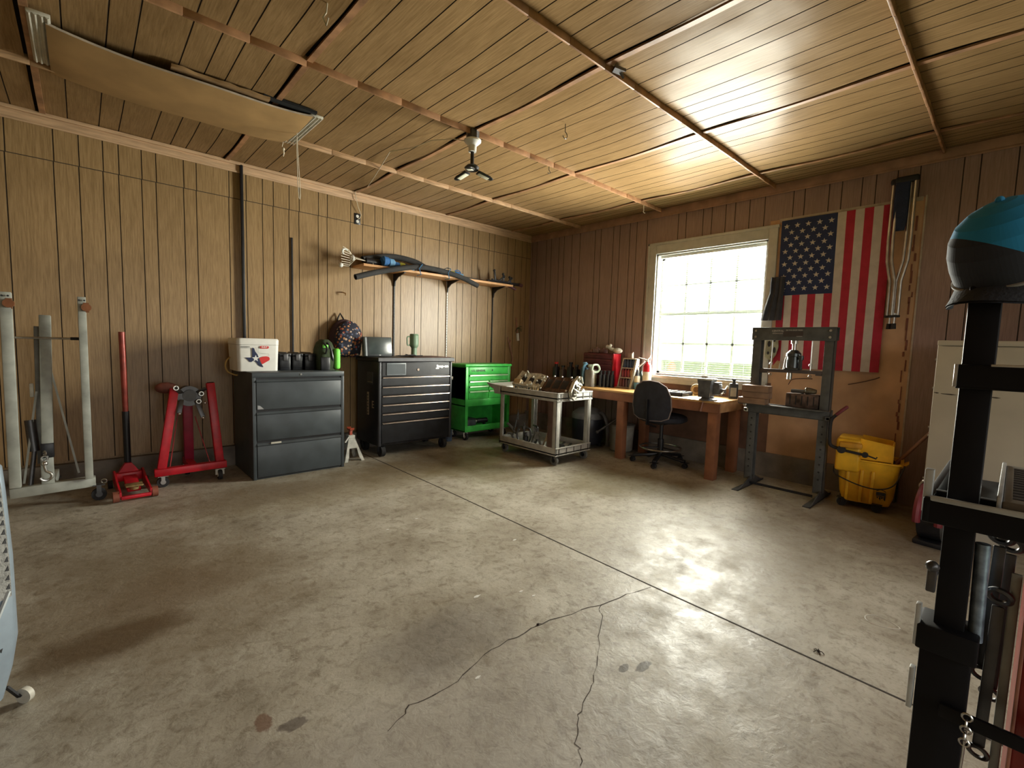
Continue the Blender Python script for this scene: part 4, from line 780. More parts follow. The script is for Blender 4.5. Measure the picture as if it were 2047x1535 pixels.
# lower shelf tools
z = .127
jackstand(mat('tan_cast_paint', (.42, .36, .26), .55, var=.25), DKSTEEL, 'tan cast jack stand nearest the cart corner post on the lower shelf', (3.68, 3.36, z), .3, .78)
jackstand(mat('dull_grey_paint', (.22, .22, .20), .5, var=.25), DKSTEEL, 'grey jack stand in the middle of the cart lower shelf', (3.72, 3.60, z), .9, .62)
t = T('gear_puller', 'dark gear puller with curved jaws on the cart lower shelf', 'puller', (3.68, 3.76, z), .4)
m = MB(); m.cyl((0, 0, .0), (0, 0, .24), .011, n=10); m.cyl((0, 0, .17), (0, 0, .20), .028, n=8); m.build('screw', DKSTEEL, t)
for a in (-1, 1): m = MB(); m.tube(bez([(0, a*.02, .19), (0, a*.07, .17), (0, a*.085, .09), (0, a*.06, .02), (0, a*.035, .012)]), .011, 8); m.build('jaw', DKSTEEL, t)
t = T('c_clamp', 'steel c-clamp with a loop frame behind the gear puller', 'clamp', (3.80, 3.70, z), 1.2)
m = MB(); m.tube(bez([(.05, 0, .02), (-.03, 0, .015), (-.07, 0, .09), (-.05, 0, .19), (.05, 0, .20)]), .013, 8); m.build('frame', DKSTEEL, t)
m = MB(); m.cyl((.045, 0, .10), (.045, 0, .26), .008, n=10); m.cyl((.01, 0, .255), (.08, 0, .255), .004, n=6); m.build('screw', STEEL, t)
t = T('bottle_jack', 'little pale-collared black bottle jack on the cart lower shelf', 'jack', (3.63, 3.68, z), 0)
m = MB(); m.lathe([(.042, 0), (.042, .012), (.03, .02), (.03, .10), (.018, .11), (.012, .14), (.018, .145)], n=16); m.build('body', BLACK, t)
m = MB(); m.sphere((-.03, 0, .045), .017, n=10, k=6); m.build('valve', CREAM, t)
t = T('scissor_pliers', 'long grey pliers leaning upright at the handle end of the cart shelf', 'pliers', (3.68, 3.90, z), .2)
m = MB(); m.bar((0, .05, .01), (0, -.03, .34), .018, .012, .003); m.prism([(-.035, .26), (-.02, .26), (-.03, .38)], 'x', -.005, .005); m.build('jaw', GREYPAINT, t)
m = MB(); m.tube(bez([(0, -.05, .15), (0, 0, .10), (0, .06, .16), (0, .12, .20)]), .014, 8); m.tube(bez([(0, .02, .02), (0, .06, .08), (0, .11, .08)]), .014, 8); m.build('handle', mat('grip_grey', (.13, .13, .12), .6), t)
m = MB(); m.cyl((3.80, 3.27, z+.03), (3.83, 3.50, z+.03), .028, n=12); one(m, 'steel_pipe_piece', DKSTEEL, 'short thick dark pipe lying behind the tan jack stand', 'pipe', (3.8, 3.38, z))
for i, (y, l) in enumerate(((3.30, 'front of two long grey rails lying across the cart lower shelf'), (3.40, 'rear of two long grey rails lying across the cart lower shelf'))):
    m = MB(); m.bar((3.90, y+.0, z+.006), (4.115, y+.12, z+.006), .02, .012); one(m, 'metal_rail', GREYPAINT, l, 'rail', (4.0, y+.05, z), 'rails on the cart lower shelf')

# ------------------------------------------------------------------ workbench
t = T('workbench', 'long wooden workbench with a pale top under the window', 'workbench', (4.7, 3.15, 0))
bx0, bx1, by0, by1 = 4.40, 4.985, 1.885, 4.45
m = MB(); m.box(bx0-.005, bx1, by0-.01, by1, .745, .765, .002); m.build('benchtop', BENCHTOP, t)
m = MB(); m.box(bx0, bx0+.038, by0, by1, .655, .745, .003); m.build('front_rail', BENCHW, t)
m = MB(); m.box(bx1-.038, bx1, by0, by1, .655, .745, .003); m.build('back_rail', BENCHW, t)
for y in (by0-.002, 2.93, by1-.036): m = MB(); m.box(bx0+.038, bx1-.038, y, y+.038, .655, .745, .003); m.build('end_rail', mat('bench_end_lumber', (.52, .30, .15), .55, var=.12), t)
for x, y in ((bx0+.01, by0+.012), (bx1-.10, by0+.012), (bx0+.01, 2.935), (bx1-.10, 2.935), (bx0+.01, by1-.11), (bx1-.10, by1-.11)):
    m = MB(); m.box(x, x+.089, y, y+.089, 0, .655, .004); m.build('leg', BENCHW, t)
TZ = .765
def jug(name, label, loc, w, d, h, mt, cm, rz=0, cat='jug', lab=None, handle=True, group=None):
    t = T(name, label, cat, loc, rz, group)
    m = MB(); n_ = [(w, d, .3*min(w, d), 0), (w, d, .3*min(w, d), h*.68), (w*.9, d*.85, .3*min(w, d), h*.76)]
    m.M = Matrix()
    if handle:
        n_ += [(w*.9, d*.42, .2*d*.42, h*.78)] if 0 else []
        loft(m, n_); m.tube(bez([(w*.38, 0, h*.70), (w*.36, 0, h*.86), (w*.18, 0, h*.93), (-.02, 0, h*.90), (-w*.12, 0, h*.8)]), d*.13, 8); m.cyl((-w*.22, 0, h*.72), (-w*.22, 0, h*.93), w*.15, w*.12, 12)
    else: loft(m, n_); m.cyl((0, 0, h*.74), (0, 0, h*.9), w*.22, w*.17, 12)
    m.build('body', mt, t)
    x = -w*.22 if handle else 0
    m = MB(); m.cyl((x, 0, h*.9), (x, 0, h), w*.16 if handle else w*.24, n=12); m.build('cap', cm, t)
    if lab: m = MB(); m.box(-w*.32, w*.32, -d/2-.0008, -d/2, h*.12, h*.55); m.build('label', lab, t)
    return t
FACE = -PI/2
DKJ = mat('black_bottle', (.025, .027, .032), .35)
jug('coolant_jug', 'dark blue jug with a light blue handle on the bench', (4.68, 3.71, TZ), .15, .10, .29, mat('navy_plastic', (.03, .08, .13), .4), mat('pale_blue_plastic', (.25, .50, .70), .4), .5)
m = MB(); m.tube(bez([(4.575, 3.66, TZ), (4.575, 3.66, .80), (4.575, 3.655, .93), (4.58, 3.65, 1.01), (4.61, 3.62, 1.045)]), .013, 8); one(m, 'blue_funnel_tube', mat('sky_plastic', (.22, .47, .72), .4), 'sky blue spout tube standing against the dark blue jug', 'tube', (4.575, 3.66, TZ))
jug('oil_jug', 'grey gallon jug with a pale green cap and handle on the bench', (4.60, 3.555, TZ), .17, .12, .27, mat('pewter_plastic', (.24, .22, .19), .35, .2), mat('mint_plastic', (.55, .68, .55), .45), .35, lab=mat('oil_label', (.22, .17, .11), .6))
m = MB(); m.M = Matrix.Translation((4.62, 3.525, 0)); m.tube(bez([(-.07, -.02, .965), (-.06, -.03, 1.025), (.0, -.05, 1.03), (.03, -.06, .98), (.0, -.05, .945), (-.06, -.03, .945)]), .013, 8, closed=True); one(m, 'mint_handle_ring', MATS['mint_plastic'], 'pale green plastic handle piece resting on the grey jug', 'plastic part', (4.62, 3.525, .94))
QG = 'black oil bottles standing in a row on the bench'
q = jug('oil_bottle', 'first black oil bottle in the row, right beside the grey jug', (4.66, 3.445, TZ), .08, .032, .20, DKJ, BLACK, .3, 'bottle', handle=False, group=QG)
for i, (x, y, l) in enumerate([(4.685, 3.408, 'second black oil bottle from the grey jug'), (4.71, 3.37, 'third black oil bottle from the grey jug'), (4.735, 3.332, 'fourth black oil bottle from the grey jug, nearest the can rack')]): dup(q, (x, y, TZ), .3, l)
# dark bottles at the far corner of the bench
for i, (x, y, h, mt, cp, l) in enumerate([(4.86, 4.36, .26, DKJ, LOGOR, 'black bottle with a red cap at the far corner of the bench'), (4.84, 4.22, .22, mat('brown_bottle', (.10, .07, .06), .4), BLACK, 'brownish bottle second from the far corner of the bench'), (4.86, 4.10, .27, DKJ, BLACK, 'taller black bottle third from the far corner of the bench'), (4.84, 3.98, .24, BLACK, DKSTEEL, 'black bottle with a grey cap third from the bench jug row')]):
    jug('fluid_bottle', l, (x, y, TZ), .11, .07, h, mt, cp, .2, 'bottle', handle=False)
m = MB(); m.bar((4.80, 4.42, .98), (4.80, 4.10, .985), .05, .035, .01) if 0 else None
# dark red drawer chest
t = T('parts_chest', 'maroon metal drawer chest with a bright red side on the bench', 'drawer chest', (4.90, 3.62, TZ))
MAR = mat('maroon_metal', (.13, .025, .035), .5, var=.2)
m = MB(); m.box(4.83, 4.98, 3.395, 3.86, TZ, 1.175, .004); m.build('body', MAR, t)
m = MB(); m.box(4.815, 4.835, 3.38, 3.40, TZ, 1.17, .003); m.box(4.83, 4.98, 3.389, 3.395, TZ, 1.17); m.build('side_panel', RED, t)
for k in range(6): z0 = TZ+.01+k*.066; m = MB(); m.box(4.818, 4.832, 3.405, 3.855, z0, z0+.058, .003); m.m = 1; m.box(4.810, 4.82, 3.425, 3.835, z0+.045, z0+.055, .002); m.build('drawer', [MAR, mat('maroon_edge', (.22, .05, .06), .4)], t)
m = MB(); random.seed(3)
m.M = Matrix.Translation((4.90, 3.42, 1.20)); m.sphere((0, -.03, .01), .045, (1.1, 1.5, .8), 10, 6); m.tube(bez([(0, .0, .02), (-.02, .05, .03), (-.02, .09, .055), (-.02, .12, .06)]), [.03]*2+[.02]*34 if 0 else .02, 8); m.sphere((-.01, .07, .075), .02, n=8, k=6); one(m, 'white_glove', mat('white_cloth', (.66, .62, .54), .9), 'crumpled white glove on the right end of the maroon chest', 'glove', (4.90, 3.42, 1.175))
for i, (y, w_, h_, c, l) in enumerate([(3.79, .05, .025, (.30, .17, .15), 'low dusty lump at the left end of the maroon chest top'), (3.70, .06, .06, (.30, .19, .17), 'dusty brown box second from left on the maroon chest'), (3.60, .05, .05, (.20, .10, .09), 'dusty dark box beside the white glove on the maroon chest')]):
    m = MB(); m.box(4.86, 4.94, y-w_/1.3, y+w_/1.3, 1.175, 1.175+h_, .012); m.sphere((4.90, y, 1.175+h_), .02, n=8, k=6); one(m, 'dusty_box', mat('dusty%d' % i, c, .9, var=.2), l, 'box', (4.9, y, 1.175))
# slanted rack of spray cans
t = T('can_rack', 'grey three-tier rack holding rows of coloured cans on the bench', 'can rack', (4.83, 3.185, TZ))
for y in (3.105, 3.275):
    m = MB(); m.prism([(4.76, TZ), (4.92, TZ), (4.92, 1.12), (4.87, 1.12)], 'y', y-.006 if y > 3.2 else y-.02, y+.006); m.build('side', mat('rack_pale', (.50, .47, .40), .6, var=.1), t)
for z in (TZ+.005, .885, 1.0): k = (z-TZ)/.355; x = 4.76+.11*k; m = MB(); m.box(x-.004, 4.92, 3.11, 3.275, z, z+.012); m.build('shelf', mat('rack_edge', (.40, .33, .31), .6), t)
m = MB(); m.box(4.865, 4.92, 3.105, 3.28, 1.112, 1.124, .002); m.build('top', MATS['rack_pale'], t)
m = MB(); m.box(4.915, 4.92, 3.105, 3.28, TZ, 1.12); m.build('back', BLACK, t)
cols = [[(.06, .08, .14)]*4, [(.30, .05, .05), (.32, .04, .05), (.34, .05, .05), (.48, .27, .13)], [(.22, .07, .06), (.16, .05, .06), (.12, .07, .09), (.10, .10, .14)]]
nm = ['top', 'middle', 'bottom']; pl_ = ['first', 'second', 'third', 'fourth']
for r_, (z, row) in enumerate(zip((1.012, .897, .782), cols)):
    for c_ in range(4):
        k = (z-TZ)/.355; x = 4.76+.11*k+.035; y = 3.252-.040*c_
        m = MB(); m.lathe([(.016, 0), (.019, .004), (.019, .075), (.014, .085), (.010, .088), (.010, .098)], (x, y, z), 14)
        cc = row[c_]; one(m, 'spray_can', mat('can_%d_%d' % (r_, c_), cc, .4, .2, var=.15), '%s spray can from the left on the %s shelf of the can rack' % (pl_[c_], nm[r_]), 'spray can', (x, y, z), 'cans in the bench rack')
m = MB(); m.box(4.875, 4.91, 3.16, 3.22, 1.124, 1.19, .004); m.cyl((4.892, 3.165, 1.124), (4.892, 3.165, 1.20), .012, n=10); one(m, 'small_tin', mat('pinkish_tin', (.34, .24, .21), .5, .3), 'small tin standing on top of the can rack', 'tin', (4.89, 3.13, 1.124))
t = T('squirt_bottle', 'spray bottle with cream label and blue base right of the can rack', 'bottle', (4.80, 3.03, TZ), 0)
m = MB(); m.lathe([(.03, 0), (.034, .01), (.034, .13), (.015, .20), (.012, .23)], n=16); m.build('body', mat('smoky_plastic', (.06, .065, .09), .35), t)
m = MB(); m.lathe([(.0345, .085), (.036, .09), (.036, .15), (.030, .16)], n=16); m.build('label', CREAM, t)
m = MB(); m.lathe([(.031, 0), (.035, .01), (.035, .075), (.0345, .08)], n=16); m.build('base_label', mat('label_blue', (.10, .28, .50), .5), t)
m = MB(); m.cyl((0, 0, .23), (0, 0, .26), .012, .004, 10); m.build('nozzle', WHITE, t)
t = T('dark_flask', 'dark squat bottle between spray bottle and fire extinguisher', 'bottle', (4.90, 3.045, TZ), 0)
m = MB(); m.lathe([(.035, 0), (.038, .01), (.038, .14), (.02, .18), (.016, .20), (.016, .22)], n=16); m.build('body', mat('dark_green_glass', (.03, .05, .045), .2), t)
m = MB(); m.lathe([(.0385, .03), (.0392, .035), (.0392, .10), (.0385, .105)], n=16); m.build('label', mat('dim_label', (.22, .2, .2), .6), t)
t = T('fire_extinguisher', 'red fire extinguisher with a white label below the window corner', 'fire extinguisher', (4.88, 2.95, TZ), 0)
m = MB(); m.lathe([(.045, 0), (.05, .006), (.05, .255), (.047, .28), (.038, .30), (.022, .313), (.016, .318), (.016, .33)], n=20); m.build('cylinder', RED, t)
m = MB(); m.lathe([(.0505, .09), (.0512, .092), (.0512, .21), (.0505, .212)], n=20); m.build('label', CREAM, t)
m = MB(); m.cyl((0, 0, .33), (0, 0, .345), .018, n=12); m.bar((0, -.01, .345), (-.02, .11, .375), .018, .01, .003); m.bar((-.01, .03, .335), (-.03, .10, .26), .022, .012, .003); m.bar((0, 0, .35), (.0, -.035, .40), .012, .01); m.build('valve_handle', WHITE, t)
# tray, filter, cone, vise, jug
t = T('parts_tray', 'shallow black compartment tray on the bench in front of the window', 'tray', (4.63, 2.46, TZ), 0.0)
m = MB(); m.box(-.10, .13, -.14, .20, 0, .008); [m.box(a, b, c, d, 0, .04, .002) for a, b, c, d in ((-.10, -.09, -.14, .20), (.12, .13, -.14, .20), (-.10, .13, -.14, -.13), (-.10, .13, .19, .20))]; m.build('tray', BLACK, t)
for y in (-.06, .03, .11): m = MB(); m.bar((-.09, y, .038), (.125, y, .038), .006, .008); m.build('divider', CREAM, t)
m = MB(); m.sphere((.05, .14, .035), .022, n=8, k=6); m.sphere((.0, .07, .03), .02, (1.4, .8, .6), 8, 6); m.build('small_part', CREAM, t) if 0 else one(m, 'small_fitting', CREAM, 'pale small fittings lying in the black bench tray', 'fitting', None)
bpy.data.objects['small_fitting'].location = (4.63, 2.46, TZ+.0)
t = T('air_filter', 'round pleated tan filter standing on edge behind the vise', 'filter', (4.84, 2.32, TZ), 0)
m = MB(); m.ring((0, 0, .06), (1, .15, 0), .045, .017, 24, 8); m.build('rim', mat('filter_tan', (.55, .42, .24), .7), t)
m = MB(); m.ring((0, 0, .06), (1, .15, 0), .022, .012, 12, 6); m.cyl((-.01, 0, .06), (.01, .0015, .06), .03, n=16); m.build('pleats', mat('filter_brown', (.24, .13, .06), .8, scale=60, var=.4), t)
m = MB(); m.M = Matrix.Translation((4.76, 2.16, TZ)); m.cyl((0, 0, 0), (.01, -.035, .14), .055, .006, 16); one(m, 'paper_cone', mat('kraft_paper', (.66, .46, .27), .7, var=.06), 'light brown paper cone standing just left of the vise', 'cone', (4.76, 2.16, TZ))
t = T('bench_vise', 'grey steel bench vise bolted to the front right bench corner', 'vise', (4.47, 2.02, TZ), 0)
VG = mat('vise_grey', (.16, .17, .185), .4, .5, var=.2)
m = MB(); m.lathe([(.085, 0), (.085, .014), (.06, .022), (.05, .04)], n=20); m.box(-.10, .09, -.03, .03, 0, .016, .005); m.build('base', VG, t)
m = MB(); m.prism([(.085, .035), (.085, .16), (.10, .20), (.095, .215), (-.045, .215), (-.05, .20), (-.04, .035)], 'x', -.05, .04) if 0 else m.prism([(-.035, .03), (.075, .03), (.08, .14), (.09, .195), (-.05, .195), (-.04, .14)], 'x', -.06, .05); m.build('fixed_jaw', VG, t)
m = MB(); m.box(-.065, .055, -.055, .095, .195, .213, .004); m.build('anvil', mat('bright_worn_steel', (.7, .69, .64), .3, .9), t)
m = MB(); m.box(-.04, .035, -.12, -.05, .06, .165, .012); m.box(-.045, .04, -.11, -.06, .16, .182, .004); m.cyl((0, -.11, .10), (0, -.16, .10), .022, n=12); m.build('moving_jaw', VG, t)
m = MB(); m.cyl((-.06, -.15, .075), (.05, -.155, .14), .006, n=8); m.sphere((-.06, -.15, .075), .011, n=8, k=6); m.sphere((.05, -.155, .14), .011, n=8, k=6); m.build('screw_handle', STEEL, t)
m = MB(); m.sphere((0, .04, .225), .02, (1, 1.6, .7), 8, 6); m.sphere((.01, .07, .222), .016, n=8, k=6); m.M = Matrix(); one(m, 'rag_scrap', MATS['white_cloth'], 'white rag scrap lying on top of the bench vise', 'rag', None); bpy.data.objects['rag_scrap'].location = (4.47, 2.02, TZ)
m = MB(); m.cyl((4.385, 2.03, .755), (4.385, 2.045, .67), .006, n=8); m.sphere((4.385, 2.046, .665), .010, n=8, k=6); one(m, 'hanging_rod', mat('pink_rod', (.5, .3, .28), .4, .6), 'thin metal rod hanging over the bench edge below the vise', 'rod', (4.385, 2.04, .66))
jug('black_bottle', 'black rectangular bottle with a grey label at the right bench end', (4.87, 1.945, TZ), .085, .06, .205, DKJ, BLACK, -1.2, 'bottle', handle=False, lab=mat('grey_label', (.34, .33, .30), .6))

# ------------------------------------------------------------------ stool
t = T('drafting_chair', 'charcoal fabric drafting chair with a foot ring facing the bench', 'chair', (4.63, 2.585, 0), 0)
m = MB(); NB = 12; vs = []; K = 16
outl = [(-.20, 0), (-.225, .10), (-.215, .22), (-.17, .32), (-.09, .365), (0, .375), (.09, .365), (.17, .32), (.215, .22), (.225, .10), (.20, 0), (.13, -.03), (0, -.04), (-.13, -.03)]
def cx(y, z): return -.27 + .9*y*y
def pad(m, f, outl, x0, th):
    n = len(outl); c = (sum(a for a, b in outl)/n, sum(b for a, b in outl)/n); rings = []
    for s, d in ((.55, -th*.5), (.85, -th*.45), (.97, -th*.25), (1, 0), (.97, th*.25), (.85, th*.45), (.55, th*.5)): rings.append([f(c[0]+(a-c[0])*s, c[1]+(b-c[1])*s, d) for a, b in outl])
    vs = [p for r_ in rings for p in r_]; m.add(vs, [(i*n+j, i*n+(j+1) % n, (i+1)*n+(j+1) % n, (i+1)*n+j) for i in range(6) for j in range(n)]+[tuple(range(n))[::-1], tuple(6*n+j for j in range(n))])
pad(m, lambda y, z, d: (cx(y, z)+d-.03*(z-.15), y, .535+z), outl, 0, .06); m.build('backrest', CHAIRF, t)
m = MB(); m.tube([(cx(y, z)-.03*(z-.15)-.004, y*1.01, .535+z*1.01) for y, z in outl], .007, 6, closed=True); m.build('backrest_trim', mat('pale_piping', (.30, .25, .25), .6), t)
so = [(.25*math.cos(a), .27*math.sin(a)) for a in [2*PI*i/20 for i in range(20)]]
m = MB(); pad(m, lambda x, y, d: (x, y, .505+d), so, 0, .085); m.build('seat', CHAIRF, t)
m = MB(); m.bar((-.16, 0, .42), (-.29, 0, .46), .06, .01); m.bar((-.295, 0, .455), (-.30, 0, .72), .06, .012, .003); m.box(-.12, .12, -.09, .09, .44, .475, .01); m.build('back_bracket', BLACK, t)
m = MB(); m.cyl((0, 0, .10), (0, 0, .27), .032, n=16); m.cyl((0, 0, .26), (0, 0, .455), .02, n=14); m.build('gas_column', BLACK, t)
m = MB(); m.ring((0, 0, .175), (0, 0, 1), .215, .010, 36, 8); m.build('foot_ring', STEEL, t)
for k in range(3): a = k*2*PI/3+.4; m = MB(); m.bar((.03*math.cos(a), .03*math.sin(a), .175), (.21*math.cos(a), .21*math.sin(a), .175), .018, .01); m.build('ring_spoke', BLACK, t)
for k in range(5):
    a = k*2*PI/5+2.2; m = MB(); m.bar((.02*math.cos(a), .02*math.sin(a), .10), (.29*math.cos(a), .29*math.sin(a), .07), .045, .03, .008); lg = m.build('base_leg', BLACK, t)
    caster(t, .29*math.cos(a), .29*math.sin(a), .026, RUBBER, BLACK, 'y', .062, wdt=.04)
# ------------------------------------------------------------------ things under the bench
t = T('shop_vacuum', 'dark wet-dry vacuum with a grey lid under the left bench end', 'vacuum', (4.66, 3.62, 0), 0)
m = MB(); m.lathe([(.17, .05), (.19, .08), (.20, .34), (.195, .36)], n=26); m.build('drum', mat('vac_black', (.02, .022, .03), .4), t)
m = MB(); m.lathe([(.20, .36), (.205, .38), (.19, .43), (.12, .48), (.05, .495)], n=26); m.build('lid', mat('vac_grey', (.20, .20, .20), .5), t)
m = MB(); m.tube(bez([(0, -.16, .42), (-.02, -.24, .44), (-.06, -.33, .36), (-.08, -.37, .2), (-.03, -.33, .06)]), .022, 10); m.build('hose', mat('hose_grey', (.10, .10, .11), .5), t)
for a in (.8, 2.4, 3.9, 5.5): m = MB(); m.sphere((.16*math.cos(a), .16*math.sin(a), .025), .025, n=12, k=8); m.build('caster', RUBBER, t)
t = T('plastic_pail', 'pale plastic pail on the floor behind the middle bench leg', 'pail', (4.79, 3.20, 0), 0)
m = MB(); m.lathe([(.11, 0), (.135, .02), (.15, .30), (.155, .32)], n=24); m.build('body', mat('cloudy_plastic', (.34, .32, .27), .5, var=.1), t)
m = MB(); m.lathe([(.156, .31), (.158, .33), (.10, .345)], n=24); m.build('lid', mat('pail_lid', (.22, .21, .19), .5), t)
m = MB(); m.tube([(4.44, 3.30, .25), (4.62, 3.10, .45)], .012, 8); m.sphere((4.44, 3.30, .25), .02, n=8, k=6); one(m, 'vacuum_wand', DKSTEEL, 'thin metal wand leaning across the vacuum hose', 'wand', (4.5, 3.25, .25))
# ------------------------------------------------------------------ hydraulic shop press
t = T('shop_press', 'grey steel hydraulic shop press standing in front of the flag', 'press', (4.60, 1.36, 0))
PX = 4.60
for y0, y1 in ((1.605, 1.675), (1.04, 1.11)):
    m = MB(); m.box(PX-.04, PX-.032, y0, y1, .06, 1.47, .002); m.box(PX+.032, PX+.04, y0, y1, .06, 1.47, .002)
    yo = (y1-.006, y1) if y0 > 1.3 else (y0, y0+.006); m.box(PX-.04, PX+.04, yo[0], yo[1], .06, 1.47, .002); m.m = 1
    for k in range(9): z = .18+k*.065; m.cyl((PX-.0405, (y0+y1)/2, z), (PX-.0395, (y0+y1)/2, z), .008, n=10)
    m.build('upright', [GREYPAINT, BLACK], t)
m = MB(); m.box(PX-.05, PX-.042, 1.03, 1.685, 1.36, 1.465, .003); m.box(PX-.055, PX+.045, 1.03, 1.685, 1.462, 1.470, .002); m.box(PX-.05, PX-.03, 1.03, 1.685, 1.355, 1.363, .002); m.box(PX+.04, PX+.048, 1.03, 1.685, 1.36, 1.465); m.build('top_beam', GREYPAINT, t)
for y in (1.07, 1.65):
    for z in (1.385, 1.44): m = MB(); m.cyl((PX-.05, y, z), (PX-.062, y, z), .011, n=6); m.build('bolt', STEEL, t)
PW = mat('press_print', (.48, .46, .44), .6)
text('CENTRAL', .022, PW, t, face_mx(PX-.0515, 1.47, 1.437), bold=.0008); text('HYDRAULICS', .014, PW, t, face_mx(PX-.0515, 1.47, 1.416), bold=.0004)
text('20 TON SHOP PRESS', .014, PW, t, face_mx(PX-.0515, 1.34, 1.444), bold=.0004)
m = MB(); m.box(PX-.0515, PX-.049, 1.27, 1.425, 1.388, 1.434); m.m = 1; m.box(PX-.052, PX-.051, 1.275, 1.32, 1.389, 1.393); m.build('warning_label', [mat('plate_brown', (.07, .055, .055), .5), PW], t)
m = MB(); m.box(PX-.035, PX+.035, 1.10, 1.62, 1.072, 1.10, .003); m.box(PX-.035, PX+.035, 1.115, 1.16, 1.06, 1.072); m.box(PX-.035, PX+.035, 1.56, 1.60, 1.06, 1.072); m.build('jack_beam', mat('beam_brown_grey', (.085, .07, .07), .5), t)
t3 = mat('gunmetal', (.10, .11, .12), .3, .8)
m = MB(); m.box(PX-.06, PX+.06, 1.285, 1.395, 1.10, 1.118, .006); m.lathe([(.05, 0), (.05, .095), (.058, .10), (.058, .125), (.045, .14), (.03, .155)], (PX, 1.345, 1.118), 24); m.build('bottle_jack', t3, t)
m = MB(); m.cyl((PX, 1.345, 1.27), (PX, 1.345, 1.335), .017, n=14); m.cyl((PX, 1.345, 1.328), (PX, 1.345, 1.36), .028, n=14); m.build('ram', STEEL, t)
m = MB(); m.cyl((PX-.03, 1.278, 1.11), (PX-.03, 1.278, 1.20), .013, n=10); m.cyl((PX-.035, 1.275, 1.19), (PX-.035, 1.275, 1.225), .02, n=12); m.build('pump', t3, t)
m = MB(); m.cyl((PX-.02, 1.41, 1.10), (PX-.02, 1.40, 1.19), .007, n=8); m.cyl((PX, 1.405, 1.19), (PX, 1.385, 1.25), .008, n=8); m.build('side_link', STEEL, t)
m = MB(); m.cyl((PX, 1.365, 1.015), (PX, 1.365, 1.072), .02, n=14); m.build('press_pin', STEEL, t)
for y in (1.53, 1.215): m = MB(); m.cyl((PX+.02, y, 1.10), (PX+.02, y, 1.36), .0045, n=6); m.ring((PX+.02, y, 1.145), (1, 0, 0), .012, .003, 12, 5); m.ring((PX+.02, y, 1.05), (1, 0, 0), .01, .003, 12, 5); m.build('return_spring', STEEL, t)
m = MB(); m.box(PX-.055, PX-.042, 1.00+.03, 1.69, .69, .775, .003); m.box(PX-.055, PX-.02, 1.03, 1.69, .69, .697, .002); m.box(PX-.125, PX-.042, 1.03, 1.74, .768, .776, .002); m.build('bed_beam', GREYPAINT, t)
m = MB(); m.box(PX+.042, PX+.055, 1.03, 1.69, .69, .775, .003); m.box(PX+.02, PX+.055, 1.03, 1.69, .69, .697, .002); m.build('bed_beam', GREYPAINT, t)
for y in (1.70, 1.05): m = MB(); m.cyl((PX-.075, y-.015, .71), (PX+.075, y-.015, .71), .011, n=10); m.box(PX-.075, PX-.055, y-.035, y+.005, .695, .73, .003); m.build('bed_pin', GREYPAINT if y < 1.3 else STEEL, t)
for z in (.755, .80): m = MB(); m.cyl((PX-.05, 1.705, z), (PX-.065, 1.705, z), .013, n=10); m.build('bolt', STEEL, t)
for y in (1.64, 1.075):
    m = MB(); m.prism([(PX-.32, 0), (PX-.33, .012), (PX-.25, .018), (PX-.06, .085), (PX+.06, .085), (PX+.23, .018), (PX+.30, .012), (PX+.29, 0)], 'y', y-.028, y-.02); m.prism([(PX-.32, 0), (PX-.32, .006), (PX+.29, .006), (PX+.29, 0)], 'y', y-.028, y+.028); m.build('foot', mat('foot_dark_grey', (.05, .052, .055), .5), t)
m = MB(); m.bar((PX-.06, 1.62, .035), (PX-.06, 1.10, .035), .006, .022); m.build('cross_strap', BLACK, t)
# wooden blocks and steel block on the bed
WB = mat('weathered_block', (.32, .20, .13), .7, var=.2, scale=7)
GB2 = 'wood blocks stacked on the press bed'
for i, (x0, x1, y0, y1, z0, z1, l) in enumerate([(4.45, 4.555, 1.50, 1.735, .777, .83, 'lowest wooden block of the stack on the left end of the press bed'), (4.46, 4.552, 1.465, 1.70, .831, .885, 'middle wooden block of the stack on the press bed'), (4.45, 4.556, 1.46, 1.705, .886, .945, 'topmost pale-topped wooden block of the stack on the press bed')]):
    m = MB(); m.box(x0, x1, y0+.01*i, y1, z0, z1, .004); one(m, 'wood_block', WB, l, 'wood block', ((x0+x1)/2, (y0+y1)/2, z0), GB2)
m = MB(); m.box(4.56, 4.68, 1.12, 1.37, .777, .895, .004); m.m = 1
for k in range(5): m.box(4.558, 4.561, 1.15+k*.045, 1.158+k*.045, .80, .88)
one(m, 'ribbed_block', [mat('brown_iron', (.15, .10, .08), .6, .3, var=.35, scale=18), BLACK], 'brown ribbed iron block on the right side of the press bed', 'iron block', (4.6, 1.24, .777))
m = MB(); m.cyl((4.60, 1.34, .915), (4.60, 1.26, .915), .016, n=12); m.cyl((4.60, 1.26, .912), (4.60, 1.245, .912), .02, n=12); one(m, 'dark_bolt', DKSTEEL, 'stubby dark bolt lying on the ribbed iron block', 'bolt', (4.6, 1.3, .897))
m = MB(); m.cyl((4.60, 1.235, .925), (4.60, 1.215, .925), .025, n=14); m.cyl((4.60, 1.215, .925), (4.60, 1.15, .922), .03, .018, 14); m.ring((4.60, 1.225, .925), (0, 1, 0), .026, .005, 16, 6); one(m, 'bearing_hub', mat('mixed_metal', (.30, .28, .22), .3, .8, var=.3), 'shiny metal hub lying beside the dark bolt on the iron block', 'hub', (4.6, 1.2, .897))
